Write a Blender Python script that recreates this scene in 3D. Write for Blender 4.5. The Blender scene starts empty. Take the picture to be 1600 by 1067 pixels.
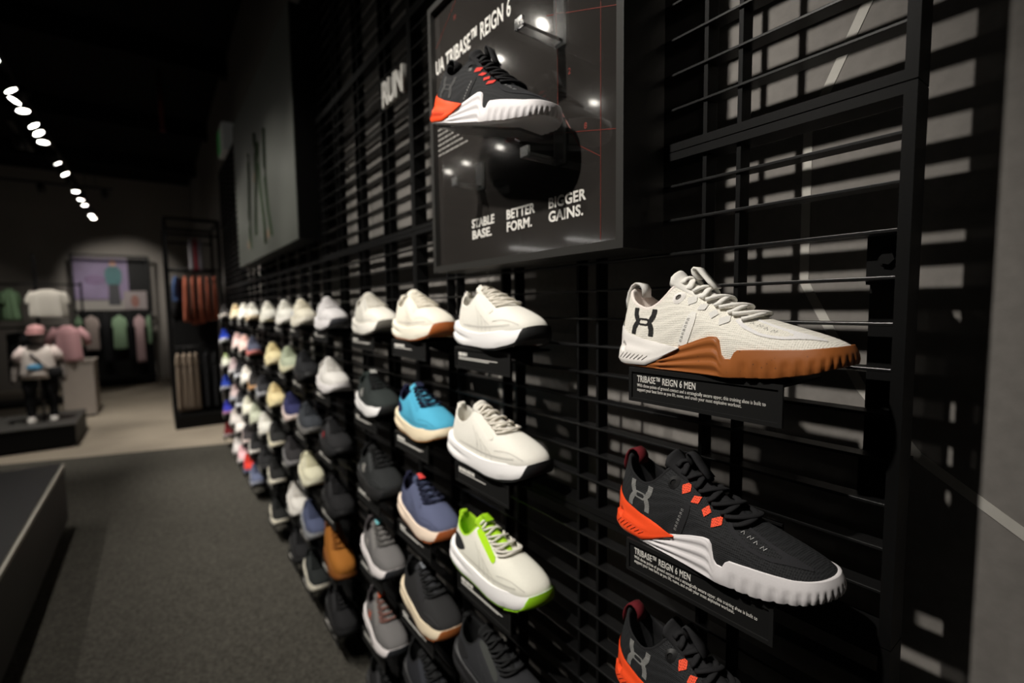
import bpy, bmesh, math, random
import numpy as np
from mathutils import Matrix, Vector
from mathutils.bvhtree import BVHTree

random.seed(7)
SC = bpy.context.scene
COL = SC.collection
R = math.radians

# ------------------------------------------------------------------ camera
cam_d = bpy.data.cameras.new('camera')
cam = bpy.data.objects.new('camera', cam_d)
COL.objects.link(cam)
SC.camera = cam
cam_d.sensor_width = 36.0
cam_d.lens = 36.0 * 745 / 1600
cam_d.clip_start = 0.02
cam_d.clip_end = 100
# camera axes in the room: X to the shoe wall, Y along it, Z up
M = ((0.79985442, -0.60004611, -0.01332577), (-0.05559822, -0.05196828, -0.99709986), (0.59761337, 0.79827562, -0.07492855))
rx, dn, fw = Vector(M[0]), Vector(M[1]), Vector(M[2])
rot = Matrix((rx, -dn, -fw)).transposed().to_4x4()
cam.matrix_world = Matrix.Translation((0, 0, 1.5)) @ rot
cam_d.dof.use_dof = True
cam_d.dof.focus_distance = 0.60
cam_d.dof.aperture_fstop = 2.3
cam_d.dof.aperture_blades = 9

# ------------------------------------------------------------------ world, exposure
w = bpy.data.worlds.new('world')
SC.world = w
w.use_nodes = True
w.node_tree.nodes['Background'].inputs[0].default_value = (1.0, 0.93, 0.84, 1)
w.node_tree.nodes['Background'].inputs[1].default_value = 0.006
SC.view_settings.view_transform = 'Standard'
SC.view_settings.look = 'None'
SC.view_settings.exposure = -0.08
SC.view_settings.gamma = 1.0
SC.view_settings.use_curve_mapping = False

WARM = (1.0, 0.945, 0.86)
SPOT_W = 118.0            # shoe-wall track heads
TRACK_X, TRACK_Z = -0.74, 3.2

# ------------------------------------------------------------------ materials
_mats = {}
def lin(c):
    return tuple((v / 12.92 if v <= 0.04045 else ((v + 0.055) / 1.055) ** 2.4) for v in c)
def rgb(r, g, b):
    return lin((r / 255, g / 255, b / 255))
def mat(name, col, rough=0.5, metal=0.0, bump=0.0, scale=200.0, var=0.0, kind='noise', spec=0.5, emit=0.0, coat=0.0, trans=0.0, spread=None, col2=None):
    if name in _mats: return _mats[name]
    m = bpy.data.materials.new(name); _mats[name] = m
    m.use_nodes = True
    nt = m.node_tree; b = nt.nodes['Principled BSDF']
    b.inputs['Base Color'].default_value = (*col, 1)
    b.inputs['Roughness'].default_value = rough
    b.inputs['Metallic'].default_value = metal
    b.inputs['Specular IOR Level'].default_value = spec
    b.inputs['Coat Weight'].default_value = coat
    b.inputs['Coat Roughness'].default_value = 0.04
    b.inputs['Transmission Weight'].default_value = trans
    if emit:
        b.inputs['Emission Color'].default_value = (*col, 1)
        b.inputs['Emission Strength'].default_value = emit
    if bump or var:
        tc = nt.nodes.new('ShaderNodeTexCoord')
        if kind == 'noise':
            t = nt.nodes.new('ShaderNodeTexNoise'); t.inputs['Scale'].default_value = scale
            t.inputs['Detail'].default_value = 3; out = t.outputs['Fac']
        elif kind == 'knit':
            t = nt.nodes.new('ShaderNodeTexVoronoi'); t.inputs['Scale'].default_value = scale
            t.inputs['Randomness'].default_value = 0.15; out = t.outputs['Distance']
        elif kind == 'wave':
            t = nt.nodes.new('ShaderNodeTexWave'); t.inputs['Scale'].default_value = scale
            t.inputs['Distortion'].default_value = 1.0; t.bands_direction = 'Z'; out = t.outputs['Fac']
        elif kind == 'speck':
            t = nt.nodes.new('ShaderNodeTexVoronoi'); t.inputs['Scale'].default_value = scale
            out = t.outputs['Distance']
        nt.links.new(tc.outputs['Object'], t.inputs['Vector'])
        if bump:
            bp = nt.nodes.new('ShaderNodeBump'); bp.inputs['Strength'].default_value = bump
            bp.inputs['Distance'].default_value = 0.002
            nt.links.new(out, bp.inputs['Height']); nt.links.new(bp.outputs['Normal'], b.inputs['Normal'])
        if var:
            rp = nt.nodes.new('ShaderNodeValToRGB')
            c2 = col2 or tuple(v * (1 - var) for v in col)
            lo, hi = spread or (0.3, 0.7)
            rp.color_ramp.elements[0].position = lo; rp.color_ramp.elements[1].position = hi
            rp.color_ramp.elements[0].color = (*c2, 1); rp.color_ramp.elements[1].color = (*col, 1)
            nt.links.new(out, rp.inputs['Fac']); nt.links.new(rp.outputs['Color'], b.inputs['Base Color'])
    return m

def cloth(r, g, b, rough=0.85):
    return mat('cloth_%d_%d_%d' % (r, g, b), rgb(r, g, b), rough, bump=0.25, scale=900, var=0.12, spec=0.25)
def knit(r, g, b, var=0.3):
    return mat('knit_%d_%d_%d' % (r, g, b), rgb(r, g, b), 0.8, bump=0.55, scale=420, var=var, kind='knit', spec=0.25, spread=(0.1, 0.6))
def foam(r, g, b, rough=0.55):
    return mat('foam_%d_%d_%d' % (r, g, b), rgb(r, g, b), rough, bump=0.06, scale=500, var=0.03, spec=0.4)

BLACK = mat('black_powder_coat', (0.0065, 0.0065, 0.0066), 0.5, bump=0.05, scale=1500, var=0.1, spec=0.12)
SLATM = mat('black_slat', (0.007, 0.007, 0.0072), 0.34, bump=0.02, scale=900, var=0.1, spec=0.5)
SIGNB = mat('black_sign_plastic', (0.012, 0.012, 0.012), 0.45, bump=0.05, scale=800, var=0.1, spec=0.35)
CARD = mat('sign_card', (0.009, 0.009, 0.009), 0.6, bump=0.02, scale=800, var=0.1, spec=0.25)
INK = mat('white_ink', (0.74, 0.72, 0.68), 0.6, var=0.03, scale=50)
WALLM = mat('charcoal_wall_paint', (0.225, 0.210, 0.196), 0.75, bump=0.12, scale=60, var=0.14, spec=0.25)
STRIPE = mat('pale_wall_stripe', (0.52, 0.50, 0.46), 0.7, bump=0.05, scale=80, var=0.06)
GREYW = mat('grey_plaster', (0.23, 0.21, 0.19), 0.85, bump=0.1, scale=20, var=0.1, spec=0.2)
CEILM = mat('black_ceiling_paint', (0.008, 0.008, 0.009), 0.9, bump=0.1, scale=10, var=0.2, spec=0.1)
CARPET = mat('charcoal_carpet', (0.085, 0.080, 0.068), 0.95, bump=0.9, scale=80, var=0.6, spec=0.1)
CONC = mat('polished_screed', (0.33, 0.282, 0.222), 0.5, bump=0.03, scale=3, var=0.15, spec=0.35)

# ------------------------------------------------------------------ mesh helpers
class MB:
    def __init__(s): s.v = []; s.f = []
    def add(s, v, f):
        o = len(s.v); s.v += [tuple(map(float, p)) for p in v]; s.f += [tuple(i + o for i in q) for q in f]; return s
    def box(s, x0, x1, y0, y1, z0, z1):
        return s.add([(x0, y0, z0), (x1, y0, z0), (x1, y1, z0), (x0, y1, z0), (x0, y0, z1), (x1, y0, z1), (x1, y1, z1), (x0, y1, z1)],
                     [(0, 3, 2, 1), (4, 5, 6, 7), (0, 1, 5, 4), (1, 2, 6, 5), (2, 3, 7, 6), (3, 0, 4, 7)])
    def rings(s, rs, cap0=True, cap1=True, closed=True):
        n = len(rs[0]); v = [p for r in rs for p in r]; f = []
        for i in range(len(rs) - 1):
            for j in range(n if closed else n - 1):
                k = (j + 1) % n
                f.append((i * n + j, i * n + k, (i + 1) * n + k, (i + 1) * n + j))
        if cap0: f.append(tuple(range(n - 1, -1, -1)))
        if cap1: f.append(tuple((len(rs) - 1) * n + j for j in range(n)))
        return s.add(v, f)
    def tube(s, pts, r, n=8, ry=None, up=(0, 0, 1), caps=True):
        pts = [Vector(p) for p in pts]; rs = []
        for i, p in enumerate(pts):
            t = (pts[min(i + 1, len(pts) - 1)] - pts[max(i - 1, 0)]).normalized()
            a = Vector(up).cross(t)
            if a.length < 1e-4: a = Vector((1, 0, 0)).cross(t)
            a.normalize(); b = t.cross(a)
            rr = r[i] if isinstance(r, (list, tuple)) else r
            r2 = rr if ry is None else (ry[i] if isinstance(ry, (list, tuple)) else ry)
            rs.append([tuple(p + a * (rr * math.cos(2 * math.pi * k / n)) + b * (r2 * math.sin(2 * math.pi * k / n))) for k in range(n)])
        return s.rings(rs, caps, caps)
    def lathe(s, prof, n=20, cx=0, cy=0):
        return s.rings([[(cx + r * math.cos(2 * math.pi * k / n), cy + r * math.sin(2 * math.pi * k / n), z) for k in range(n)] for r, z in prof])
    def ellipsoid(s, c, r, n=16, m=10):
        return s.rings([[(c[0] + r[0] * math.sin(math.pi * i / m) * math.cos(2 * math.pi * k / n), c[1] + r[1] * math.sin(math.pi * i / m) * math.sin(2 * math.pi * k / n), c[2] - r[2] * math.cos(math.pi * i / m)) for k in range(n)] for i in [0.15] + list(range(1, m)) + [m - 0.15]])
    def mesh(s, name, smooth=False):
        me = bpy.data.meshes.new(name); me.from_pydata(s.v, [], s.f); me.update()
        if smooth: me.polygons.foreach_set('use_smooth', [True] * len(me.polygons))
        return me
    def build(s, name, m, parent=None, smooth=False, loc=None):
        return put(name, s.mesh(name, smooth), m, parent, loc)

def put(name, me, m, parent=None, loc=None, rot=None):
    """link a mesh; the material sits on the object, so look-alike pieces share mesh data"""
    if not me.materials: me.materials.append(None)
    o = bpy.data.objects.new(name, me); COL.objects.link(o)
    o.material_slots[0].link = 'OBJECT'; o.material_slots[0].material = m
    if parent is not None: o.parent = parent
    if loc is not None: o.location = loc
    if rot is not None: o.rotation_euler = rot
    return o
def tag(o, label, cat, group=None):
    o['label'] = label; o['category'] = cat
    if group: o['group'] = group
    return o
def thing(name, label, cat, loc=(0, 0, 0), rotz=0.0, group=None):
    o = bpy.data.objects.new(name, None); COL.objects.link(o)
    o.empty_display_size = 0.05; o.location = loc; o.rotation_euler = (0, 0, rotz)
    return tag(o, label, cat, group)
def struct(name, mb, m, parent=None):
    o = mb.build(name, m, parent)
    if parent is None: o['kind'] = 'structure'
    return o
def box(name, m, parent, *b):
    return MB().box(*b).build(name, m, parent)

_txt = {}
def text_mesh(body, size, fat=0.0, sx=1.0, space=1.0, depth=0.0004, align='LEFT', lead=1.0):
    key = (body, size, fat, sx, space, depth, align, lead)
    if key in _txt: return _txt[key]
    c = bpy.data.curves.new('lettering', 'FONT'); c.body = body; c.size = size; c.offset = fat * size
    c.space_character = space; c.extrude = depth; c.align_x = align; c.space_line = lead; c.resolution_u = 3
    o = bpy.data.objects.new('tmp_text', c); COL.objects.link(o)
    dg = bpy.context.evaluated_depsgraph_get(); dg.update()
    me = bpy.data.meshes.new_from_object(o.evaluated_get(dg))
    bpy.data.objects.remove(o); bpy.data.curves.remove(c)
    me.transform(Matrix.Diagonal((sx, 1, 1, 1)))
    me.materials.clear()
    _txt[key] = me
    return me
def width_of(me):
    xs = [v.co.x for v in me.vertices]; return min(xs), max(xs)
def fit(name, body, size, width, parent, loc, rot, fat=.014, lead=1.0, depth=.0004, m=None):
    me = text_mesh(body, size, fat, 1.0, 1.04, depth, lead=lead)
    a, b = width_of(me)
    o = put(name, me, m or INK, parent, loc, rot); o.scale = (width / (b - a), 1, 1)
    return o
FACE = (R(90), 0, R(-90))     # lettering on the shoe wall: faces the aisle

# ------------------------------------------------------------------ setting
WX = 0.78        # shoe wall face
GX = 0.645       # front of the slat grid
GK = GX / 0.63
struct('floor', MB().box(-9, WX, -2.5, 13, -0.1, 0), CONC)
carpet = MB(); carpet.add([(-9, -2.5, 0), (WX, -2.5, 0), (WX, 6.05, 0), (-1.35, 6.72, 0), (-9, 9.0, 0),
                           (-9, -2.5, 0.006), (WX, -2.5, 0.006), (WX, 6.05, 0.006), (-1.35, 6.72, 0.006), (-9, 9.0, 0.006)],
                          [(4, 3, 2, 1, 0), (5, 6, 7, 8, 9), (0, 1, 6, 5), (1, 2, 7, 6), (2, 3, 8, 7), (3, 4, 9, 8), (4, 0, 5, 9)])
cp = struct('floor_carpet', carpet, CARPET)
wr = struct('wall_right', MB().box(WX, WX + 0.15, -2.5, 13.0, 0, 4.25), WALLM)
struct('wall_back', MB().box(-9, WX + 0.15, 13.0, 13.15, 0, 4.25), GREYW)
struct('wall_left', MB().box(-9.15, -9, -2.5, 13.15, 0, 4.25), GREYW)
struct('wall_front', MB().box(-9, WX + 0.15, -2.65, -2.5, 0, 4.25), GREYW)
ce = struct('ceiling', MB().box(-9.15, WX + 0.15, -2.65, 13.15, 4.25, 4.4), CEILM)
for y in (-1.0, 1.4, 3.8, 6.2, 8.6, 11.0):
    box('ceiling_beam', CEILM, ce, -9, WX, y - 0.06, y + 0.06, 4.02, 4.25)
MB().tube([(-3.4, -2.5, 3.75), (-3.4, 13, 3.75)], 0.22, 18).build('air_duct', CEILM, ce, True)

def stripe(pts, wd=0.014):
    mb = MB()
    P = [Vector((0, y, z)) for y, z in pts]
    L_, R_ = [], []
    for i, p in enumerate(P):
        d = (P[min(i + 1, len(P) - 1)] - P[max(i - 1, 0)]).normalized(); n = Vector((0, -d.z, d.y)) * wd / 2
        L_.append(p + n); R_.append(p - n)
    for i in range(len(P) - 1):
        q = [L_[i], L_[i + 1], R_[i + 1], R_[i]]
        mb.add([(WX - 0.001, a.y, a.z) for a in q] + [(WX + 0.001, a.y, a.z) for a in q],
               [(0, 1, 2, 3), (7, 6, 5, 4), (0, 4, 5, 1), (1, 5, 6, 2), (2, 6, 7, 3), (3, 7, 4, 0)])
    return mb.build('painted_stripe', STRIPE, wr)
stripe([(0.461, 3.0), (0.461, 0.6)], 0.012)
stripe([(0.20, 1.99), (0.249, 1.887), (0.3125, 1.749), (0.3115, 1.53), (0.235, 1.381), (0.17, 1.299), (0.072, 1.232), (-0.6, 0.80)], 0.0125)
stripe([(1.20, 3.0), (1.165, 1.62), (1.10, 1.45), (1.10, 0.3)], 0.012)

# ------------------------------------------------------------------ slat grid on the shoe wall
PW, PH = 1.170 * GK, 0.611 * GK
Y0, Z0 = 0.151 * GK, 1.5 - 0.387 * GK
FB = 0.0125                      # frame bar face width
HBAR = MB().box(GX, GX + 0.04, .0008, PW - .0008, .0008, FB).mesh('frame_bar')
VBAR = MB().box(GX, GX + 0.04, .0008, FB, FB, PH - FB).mesh('frame_bar')
_c = [(GX + .0020, -.0014), (GX + .0026, -.0020), (GX + .026, -.0020), (GX + .026, .0020), (GX + .0029, .0020), (GX + .0023, .0017), (GX + .0020, .0011)]
SLAT = MB().rings([[(x, y, z) for x, z in _c] for y in (FB, PW - FB)]).mesh('slat')
UPR = MB().box(GX + 0.005, GX + 0.030, -0.003, 0.003, FB, PH - FB).mesh('upright')
pair_c = [a * GK for a in (0.2125, 0.466, 0.7075, 0.9595)]
names_t = {-1: 'second', -2: 'lowest', 0: 'third', 1: 'fourth', 2: 'top'}
ord_ = ['first', 'second', 'third', 'fourth', 'fifth', 'sixth', 'seventh', 'eighth', 'ninth', 'tenth', 'eleventh', 'twelfth', 'thirteenth', 'fourteenth']
for c in range(5):
    for t in (-2, -1, 0, 1, 2):
        zb = Z0 + t * PH
        short = t == -2
        g = thing('slat_grid_panel', 'black slat grid panel, %s tier up, %s from the right end' % (names_t[t], ord_[c]), 'wall panel',
                  (0, Y0 + c * PW, zb), 0, 'slat grid panels of the shoe wall')
        if short:
            hh = 0.49; z_off = PH - hh
            hb = HBAR
            put('frame_bar', hb, BLACK, g, (0, 0, z_off)); put('frame_bar', hb, BLACK, g, (0, 0, PH - FB - .0008))
            vb = bpy.data.meshes.get('frame_bar_short') or MB().box(GX, GX + 0.04, 0, FB, PH - hh + FB, PH - FB).mesh('frame_bar_short')
            ub = bpy.data.meshes.get('upright_short') or MB().box(GX + 0.005, GX + 0.030, -0.003, 0.003, PH - hh + FB, PH - FB).mesh('upright_short')
        else:
            vb, ub = VBAR, UPR
            put('frame_bar', HBAR, BLACK, g); put('frame_bar', HBAR, BLACK, g, (0, 0, PH - FB - .0008))
        put('frame_bar', vb, BLACK, g); put('frame_bar', vb, BLACK, g, (0, PW - FB - .0008, 0))
        for k in range(1, 12):
            if short and k < 3: continue
            put('slat', SLAT, SLATM, g, (0, 0, (0.0115 + 0.05 * k) * GK))
        for pc in pair_c:
            for d in (-0.0252, 0.0252): put('upright', ub, BLACK, g, (0, pc + d, 0))

# mounting upright with bolted plates behind the near end of the grid
mu = thing('mounting_upright', 'black steel wall upright with two bolted plates at right end of slat grid', 'bracket', (0, 0.1805, 1.29))
box('post', BLACK, mu, GX + 0.042, GX + .066, -0.010, 0.0215, -.02, .285)
for z in (.258, .0):
    pl = box('bolt_plate', BLACK, mu, GX + 0.028, GX + 0.042, -0.0125, 0.0215, z - 0.029, z + 0.029)
    box('plate_lip', BLACK, pl, GX + 0.031, GX + 0.042, -0.0125, 0.0215, z + 0.0265, z + 0.029)
    box('plate_lip', BLACK, pl, GX + 0.031, GX + 0.042, -0.0125, 0.0215, z - 0.029, z - 0.0265)
    hexv = [[(GX + 0.022 + i * 0.006, 0.001 + 0.0075 * math.cos(k * math.pi / 3 + .2), z + 0.0075 * math.sin(k * math.pi / 3 + .2)) for k in range(6)] for i in (0, 1)]
    MB().rings(hexv).build('bolt', BLACK, pl)
    MB().rings([[(GX + 0.0265 + i * 0.0016, 0.001 + 0.0095 * math.cos(k * math.pi / 8), z + 0.0095 * math.sin(k * math.pi / 8)) for k in range(16)] for i in (0, 1)]).build('washer', BLACK, pl)
hk = thing('wall_hook', 'small black wall bracket behind the right grid frame', 'bracket', (0, 0.160, 1.305))
box('arm', BLACK, hk, GX + 0.0405, GX + .058, -0.003, 0.0, -0.013, 0.013)
box('foot', BLACK, hk, GX + .0405, GX + .058, 0.0, 0.012, -0.013, -0.010)

# ------------------------------------------------------------------ shoes
L0 = 0.30
OUT = np.array([(1.0, .004), (.982, -.021), (.925, -.0365), (.80, -.047), (.65, -.0495), (.48, -.044), (.34, -.040), (.2, -.038), (.08, -.032), (.018, -.018),
                (0, 0), (.018, .018), (.08, .032), (.2, .035), (.34, .034), (.48, .036), (.62, .0425), (.77, .0465), (.90, .041), (.974, .027)])
def opn(z=0.0, tilt=0.0, fx=0.0):
    half = [(.335, 0, .117), (.334, -.006, .117), (.331, -.012, .115), (.325, -.018, .112), (.312, -.0235, .107), (.290, -.028, .098), (.245, -.031, .086), (.19, -.032, .081), (.11, -.028, .090), (.055, -.016, .104), (.038, 0, .109)]
    half = [(x + fx * (x > .2), y, zz + z + tilt * (x - .2)) for x, y, zz in half]
    return np.array(half + [(x, -y, zz) for x, y, zz in half[9:0:-1]])
def crom(P, t):
    n = len(P); i = np.floor(t).astype(int); u = (t - i)[:, None]
    p0, p1, p2, p3 = P[(i - 1) % n], P[i % n], P[(i + 1) % n], P[(i + 2) % n]
    return 0.5 * (2 * p1 + (p2 - p0) * u + (2 * p0 - 5 * p1 + 4 * p2 - p3) * u ** 2 + (3 * p1 - p0 - 3 * p2 + p3) * u ** 3)
def interp(x, tab):
    return np.interp(x, [a for a, _ in tab], [b for _, b in tab])
def sstep(x, a, b):
    u = np.clip((x - a) / (b - a), 0, 1); return u * u * (3 - 2 * u)

def shoe_parts(kind):
    trainer = kind == 'trainer'
    boot = kind == 'boot'
    N = 240 if kind == 'trainer' else 96
    Mr = 22
    Lx = L0
    P = dict()
    if trainer:
        op = opn()
        zt_tab = [(0, .017), (.2, .014), (.3, .021), (.4, .033), (.5, .044), (.555, .049), (.582, .049), (.596, .044), (.605, .031), (.613, .0235), (.65, .0235), (.658, .029), (.67, .0345), (.75, .0365), (.9, .0385), (1.0, .043)]
        zb_tab = [(0, .004), (.08, .0), (.62, .0), (.8, .004), (.92, .012), (1.0, .022)]
        zf_tab = [(0, .03), (.3, .022), (.5, .018), (.8, .026), (1.0, .034)]
        flare, a_f, b_f = .0045, .26, .68
    elif boot:
        op = opn(0.055, -0.05, -0.02)
        zt_tab = [(0, .040), (.35, .034), (.7, .030), (1.0, .036)]
        zb_tab = [(0, .0), (.7, .0), (.9, .006), (1.0, .014)]
        zf_tab = [(0, .034), (1.0, .028)]
        flare, a_f, b_f = .005, .42, .62
    else:
        op = opn(0.007, 0.0, 0.01)
        zt_tab = [(0, .060), (.05, .054), (.14, .043), (.3, .036), (.5, .034), (.7, .039), (.9, .047), (1.0, .053)]
        zb_tab = [(0, .021), (.05, .011), (.14, .002), (.22, .0), (.6, .0), (.74, .003), (.88, .012), (1.0, .028)]
        zf_tab = [(0, .040), (.3, .032), (.6, .031), (1.0, .043)]
        flare, a_f, b_f = .006, .40, .42
    t = np.arange(N) * 20.0 / N
    o2 = crom(OUT, t)
    x01 = np.clip(o2[:, 0], 0, 1)
    front = sstep(x01, .45, .95)
    def bez(tt):
        o = crom(OUT, tt); p = crom(op, tt)
        xx = np.clip(o[:, 0], 0, 1); fr = sstep(xx, .45, .95)
        zf = interp(xx, zf_tab)
        P0 = np.stack([o[:, 0] * Lx, o[:, 1], zf], 1)
        P3 = np.stack([p[:, 0] * Lx, p[:, 1], p[:, 2]], 1)
        H = P3[:, 2] - zf
        a = .42 * (1 - fr) + a_f * fr; kk = .30 * (1 - fr) + .47 * fr; b = .22 * (1 - fr) + b_f * fr
        c = np.array([[.42 * Lx, 0]]); d = P0[:, :2] - c; d /= np.linalg.norm(d, axis=1)[:, None]
        P1 = P0.copy(); P1[:, 2] += a * H; P1[:, :2] += d * (.003 + (0 if trainer else .004) * fr[:, None])
        P2 = P3 + kk[:, None] * (P0 - P3); P2[:, 2] = P3[:, 2] - b * H
        return P0, P1, P2, P3
    def S(k, v):
        P0, P1, P2, P3 = [q[0] for q in bez(np.array([k % 20.0]))]
        u = 1 - v
        return Vector(P0 * u ** 3 + P1 * 3 * u * u * v + P2 * 3 * u * v * v + P3 * v ** 3)
    B0, B1, B2, B3 = bez(t)
    rings = []
    for j in range(Mr + 1):
        v = j / Mr; u = 1 - v
        q = B0 * u ** 3 + B1 * 3 * u * u * v + B2 * 3 * u * v * v + B3 * v ** 3
        rings.append([tuple(p) for p in q])
    up = MB().rings(rings, False, False)
    bvh = BVHTree.FromPolygons(up.v, up.f)
    P['upper'] = up
    # padded collar and lining
    cen = np.array([.20 * Lx, 0, 0])
    def inner(sc, dz, zabs=None):
        q = B3.copy(); q[:, :2] = cen[:2] + (B3[:, :2] - cen[:2]) * sc
        q[:, 2] = B3[:, 2] + dz if zabs is None else zabs
        return [tuple(p) for p in q]
    P['lining'] = MB().rings([[tuple(p) for p in B3], inner(.99, .0022), inner(.95, .0038), inner(.905, .0028), inner(.87, -.001), inner(.86, -.012), inner(.90, -.03), inner(.93, 0, .038)], False, False)
    P['insole'] = MB().rings([inner(.96, 0, .0375), inner(.6, 0, .0385), inner(.05, 0, .0385)], False, True)
    # sole
    tg = np.roll(o2, -1, 0) - np.roll(o2, 1, 0); tg[:, 0] *= Lx
    nrm = np.stack([tg[:, 1], -tg[:, 0]], 1)
    cd = np.stack([o2[:, 0] * Lx - .45 * Lx, o2[:, 1]], 1)
    nrm *= np.sign((nrm * cd).sum(1))[:, None]; nrm /= np.linalg.norm(nrm, axis=1)[:, None]
    zt = interp(x01, zt_tab); zb = interp(x01, zb_tab)
    heel = np.exp(-(x01 / .09) ** 2)
    off0 = flare + (0.011 * heel if kind == 'runner' else 0.0)
    arc = np.concatenate([[0], np.cumsum(np.linalg.norm(np.stack([tg[:, 0], tg[:, 1]], 1), axis=1) / 2)[:-1]])
    def sole_ring(fr, extra=0.0, zfix=None):
        base = {0: -.004}.get(fr, 0)
        prof = math.sin(math.pi * min(max(fr, 0), 1) ** .8) * .35 + .65
        off = off0 * prof * np.ones(N) + base + extra
        z = zb + (zt - zb) * fr
        off = off - front ** 2 * (.006 if trainer else .009) * max(0.0, fr - .25) ** 1.5
        if trainer:
            ridge = ((x01 > .24) & (x01 < .6)).astype(float) * sstep(x01, .24, .32)
            off = off + ridge * .0013 * np.cos(2 * math.pi * 3.4 * fr) * (1 if 0 < fr < 1 else 0)
            notch = (np.arange(N) % 4 == 0).astype(float) * (x01 > .68) * (1 - sstep(np.array([fr]), .35, .7)[0])
            off = off - notch * .0028
        elif kind == 'runner':
            groove = np.exp(-((fr - .52) / .10) ** 2) * np.exp(-((x01 - .12) / .16) ** 2)
            off = off - .006 * groove
            notch = (np.mod(arc, .03) < .003).astype(float) * (x01 > .5) * (1 if fr < .35 else 0)
            off = off - notch * .0015
        return [(o2[i, 0] * Lx + nrm[i, 0] * off[i], o2[i, 1] + nrm[i, 1] * off[i], z[i]) for i in range(N)]
    frs = [0, .04] + [i / 16 for i in range(1, 16)] + [.97, 1.0] if trainer else [0, .05, .15, .25, .35, .45, .55, .65, .75, .85, .94, 1.0]
    rs = [sole_ring(f) for f in frs]
    top = [(o2[i, 0] * Lx - nrm[i, 0] * .006, o2[i, 1] - nrm[i, 1] * .006, zt[i] - .001) for i in range(N)]
    bot = [(o2[i, 0] * Lx - nrm[i, 0] * .012, o2[i, 1] - nrm[i, 1] * .012, zb[i]) for i in range(N)]
    P['midsole'] = MB().rings([bot] + rs + [top], True, False)
    def wrap(lo, hi, extra, sel, rows=6):
        """a thin shell over the sole side between two height tables, where sel holds"""
        idx = [i for i in range(N) if sel(x01[i], o2[i, 1])]
        st = next((q for q, i in enumerate(idx) if (i - 1) % N not in idx), 0)
        idx = idx[st:] + idx[:st]
        grid = []
        for r in range(rows + 1):
            row = []
            for i in idx:
                z = lo(x01[i]) + (hi(x01[i]) - lo(x01[i])) * r / rows
                fr = min(max((z - zb[i]) / max(zt[i] - zb[i], 1e-4), 0), 1)
                prof = math.sin(math.pi * fr ** .8) * .35 + .65
                o = off0[i] if np.ndim(off0) else off0
                o = o * prof + extra * (1 if 0 < r < rows else .35)
                if z > zt[i] and trainer:
                    n3 = Vector((nrm[i, 0], nrm[i, 1], 0)); q0 = Vector((o2[i, 0] * Lx, o2[i, 1], z)) + n3 * .05
                    hit = bvh.ray_cast(q0, -n3)[0]
                    if hit is not None:
                        wgt = float(sstep(np.array([z]), zt[i], zt[i] + .022)[0]); o_low = off0 * .65 + extra
                        o = o_low * (1 - wgt) + wgt * (.05 - (hit - q0).length + (.0012 if r == rows else .0022))
                row.append((o2[i, 0] * Lx + nrm[i, 0] * o, o2[i, 1] + nrm[i, 1] * o, z))
            grid.append(row)
        return MB().rings(grid, False, False, closed=False)
    if trainer:
        hl = lambda x: float(interp(x, [(0, .004), (.1, .0025), (.22, .004), (.3, .014), (.41, .0315)]))
        hh = lambda x: float(interp(x, [(0, .066), (.03, .058), (.1, .047), (.2, .040), (.3, .036), (.41, .032)]))
        P['heel_clip'] = wrap(hl, hh, .0032, lambda x, y: x < .41, 10)
        # strakes on the heel clip
        hc = BVHTree.FromPolygons(P['heel_clip'].v, P['heel_clip'].f)
        mb = MB()
        for k in range(7):
            x0 = .014 + k * .0078
            a = hc.ray_cast(Vector((x0, -.3, .011)), Vector((0, 1, 0)))[0]; b = hc.ray_cast(Vector((x0 + .009, -.3, .020 - k * .0004)), Vector((0, 1, 0)))[0]
            if a and b: mb.tube([a, (a + b) / 2, b], .0009, 6)
        P['heel_strake'] = mb
    elif kind == 'runner':
        P['toe_outsole'] = wrap(lambda x: float(interp(x, zb_tab)) + .0, lambda x: float(interp(x, [(.78, .004), (.90, .013), (.935, .028), (.96, .048), (1.0, .0535)])), .0012, lambda x, y: x > .78, 5)
        P['outsole'] = MB().rings([[(o2[i, 0] * Lx + nrm[i, 0] * off0[i] * k, o2[i, 1] + nrm[i, 1] * off0[i] * k, zb[i] + dz) for i in range(N)] for k, dz in ((-1.2, -.0002), (.62, -.0004), (.8, .0015), (.86, .004))], True, False)
    else:
        P['outsole'] = MB().rings([[(o2[i, 0] * Lx + nrm[i, 0] * .006 * k, o2[i, 1] + nrm[i, 1] * .006 * k, zb[i] + dz) for i in range(N)] for k, dz in ((-1, -.0002), (1.05, -.0002), (1.15, .006), (1.0, .010))], True, False)
    # tongue
    tongue_top = op[0]
    path = [(S(0, v) + Vector((0, 0, min(.0035, -.008 + .046 * (v - .55)))), .011 + .018 * (v - .55)) for v in (.55, .65, .75, .85, .93, 1.0)]
    pf = path[-1][0]
    ext = .010 if not boot else .02
    path += [(pf + Vector((-.004, 0, ext * .5)), .0215), (pf + Vector((-.007, 0, ext * .9)), .0215), (pf + Vector((-.009, 0, ext * 1.1)), .018)]
    rs = []
    for c, wd in path:
        th = .0035
        row = []
        for k in range(9):
            y = -1 + 2 * k / 8; row.append((c.x + .010 * y * y * -0.3, wd * y, c.z - .010 * y * y * (wd / .02) + th))
        for k in range(8, -1, -1):
            y = -1 + 2 * k / 8; row.append((c.x + .010 * y * y * -0.3 - .002, wd * y, c.z - .010 * y * y * (wd / .02) - th))
        rs.append(row)
    P['tongue'] = MB().rings(rs)
    # laces
    mb = MB()
    rows_ = 5
    ke = 2.3 if trainer else 2.6
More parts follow.
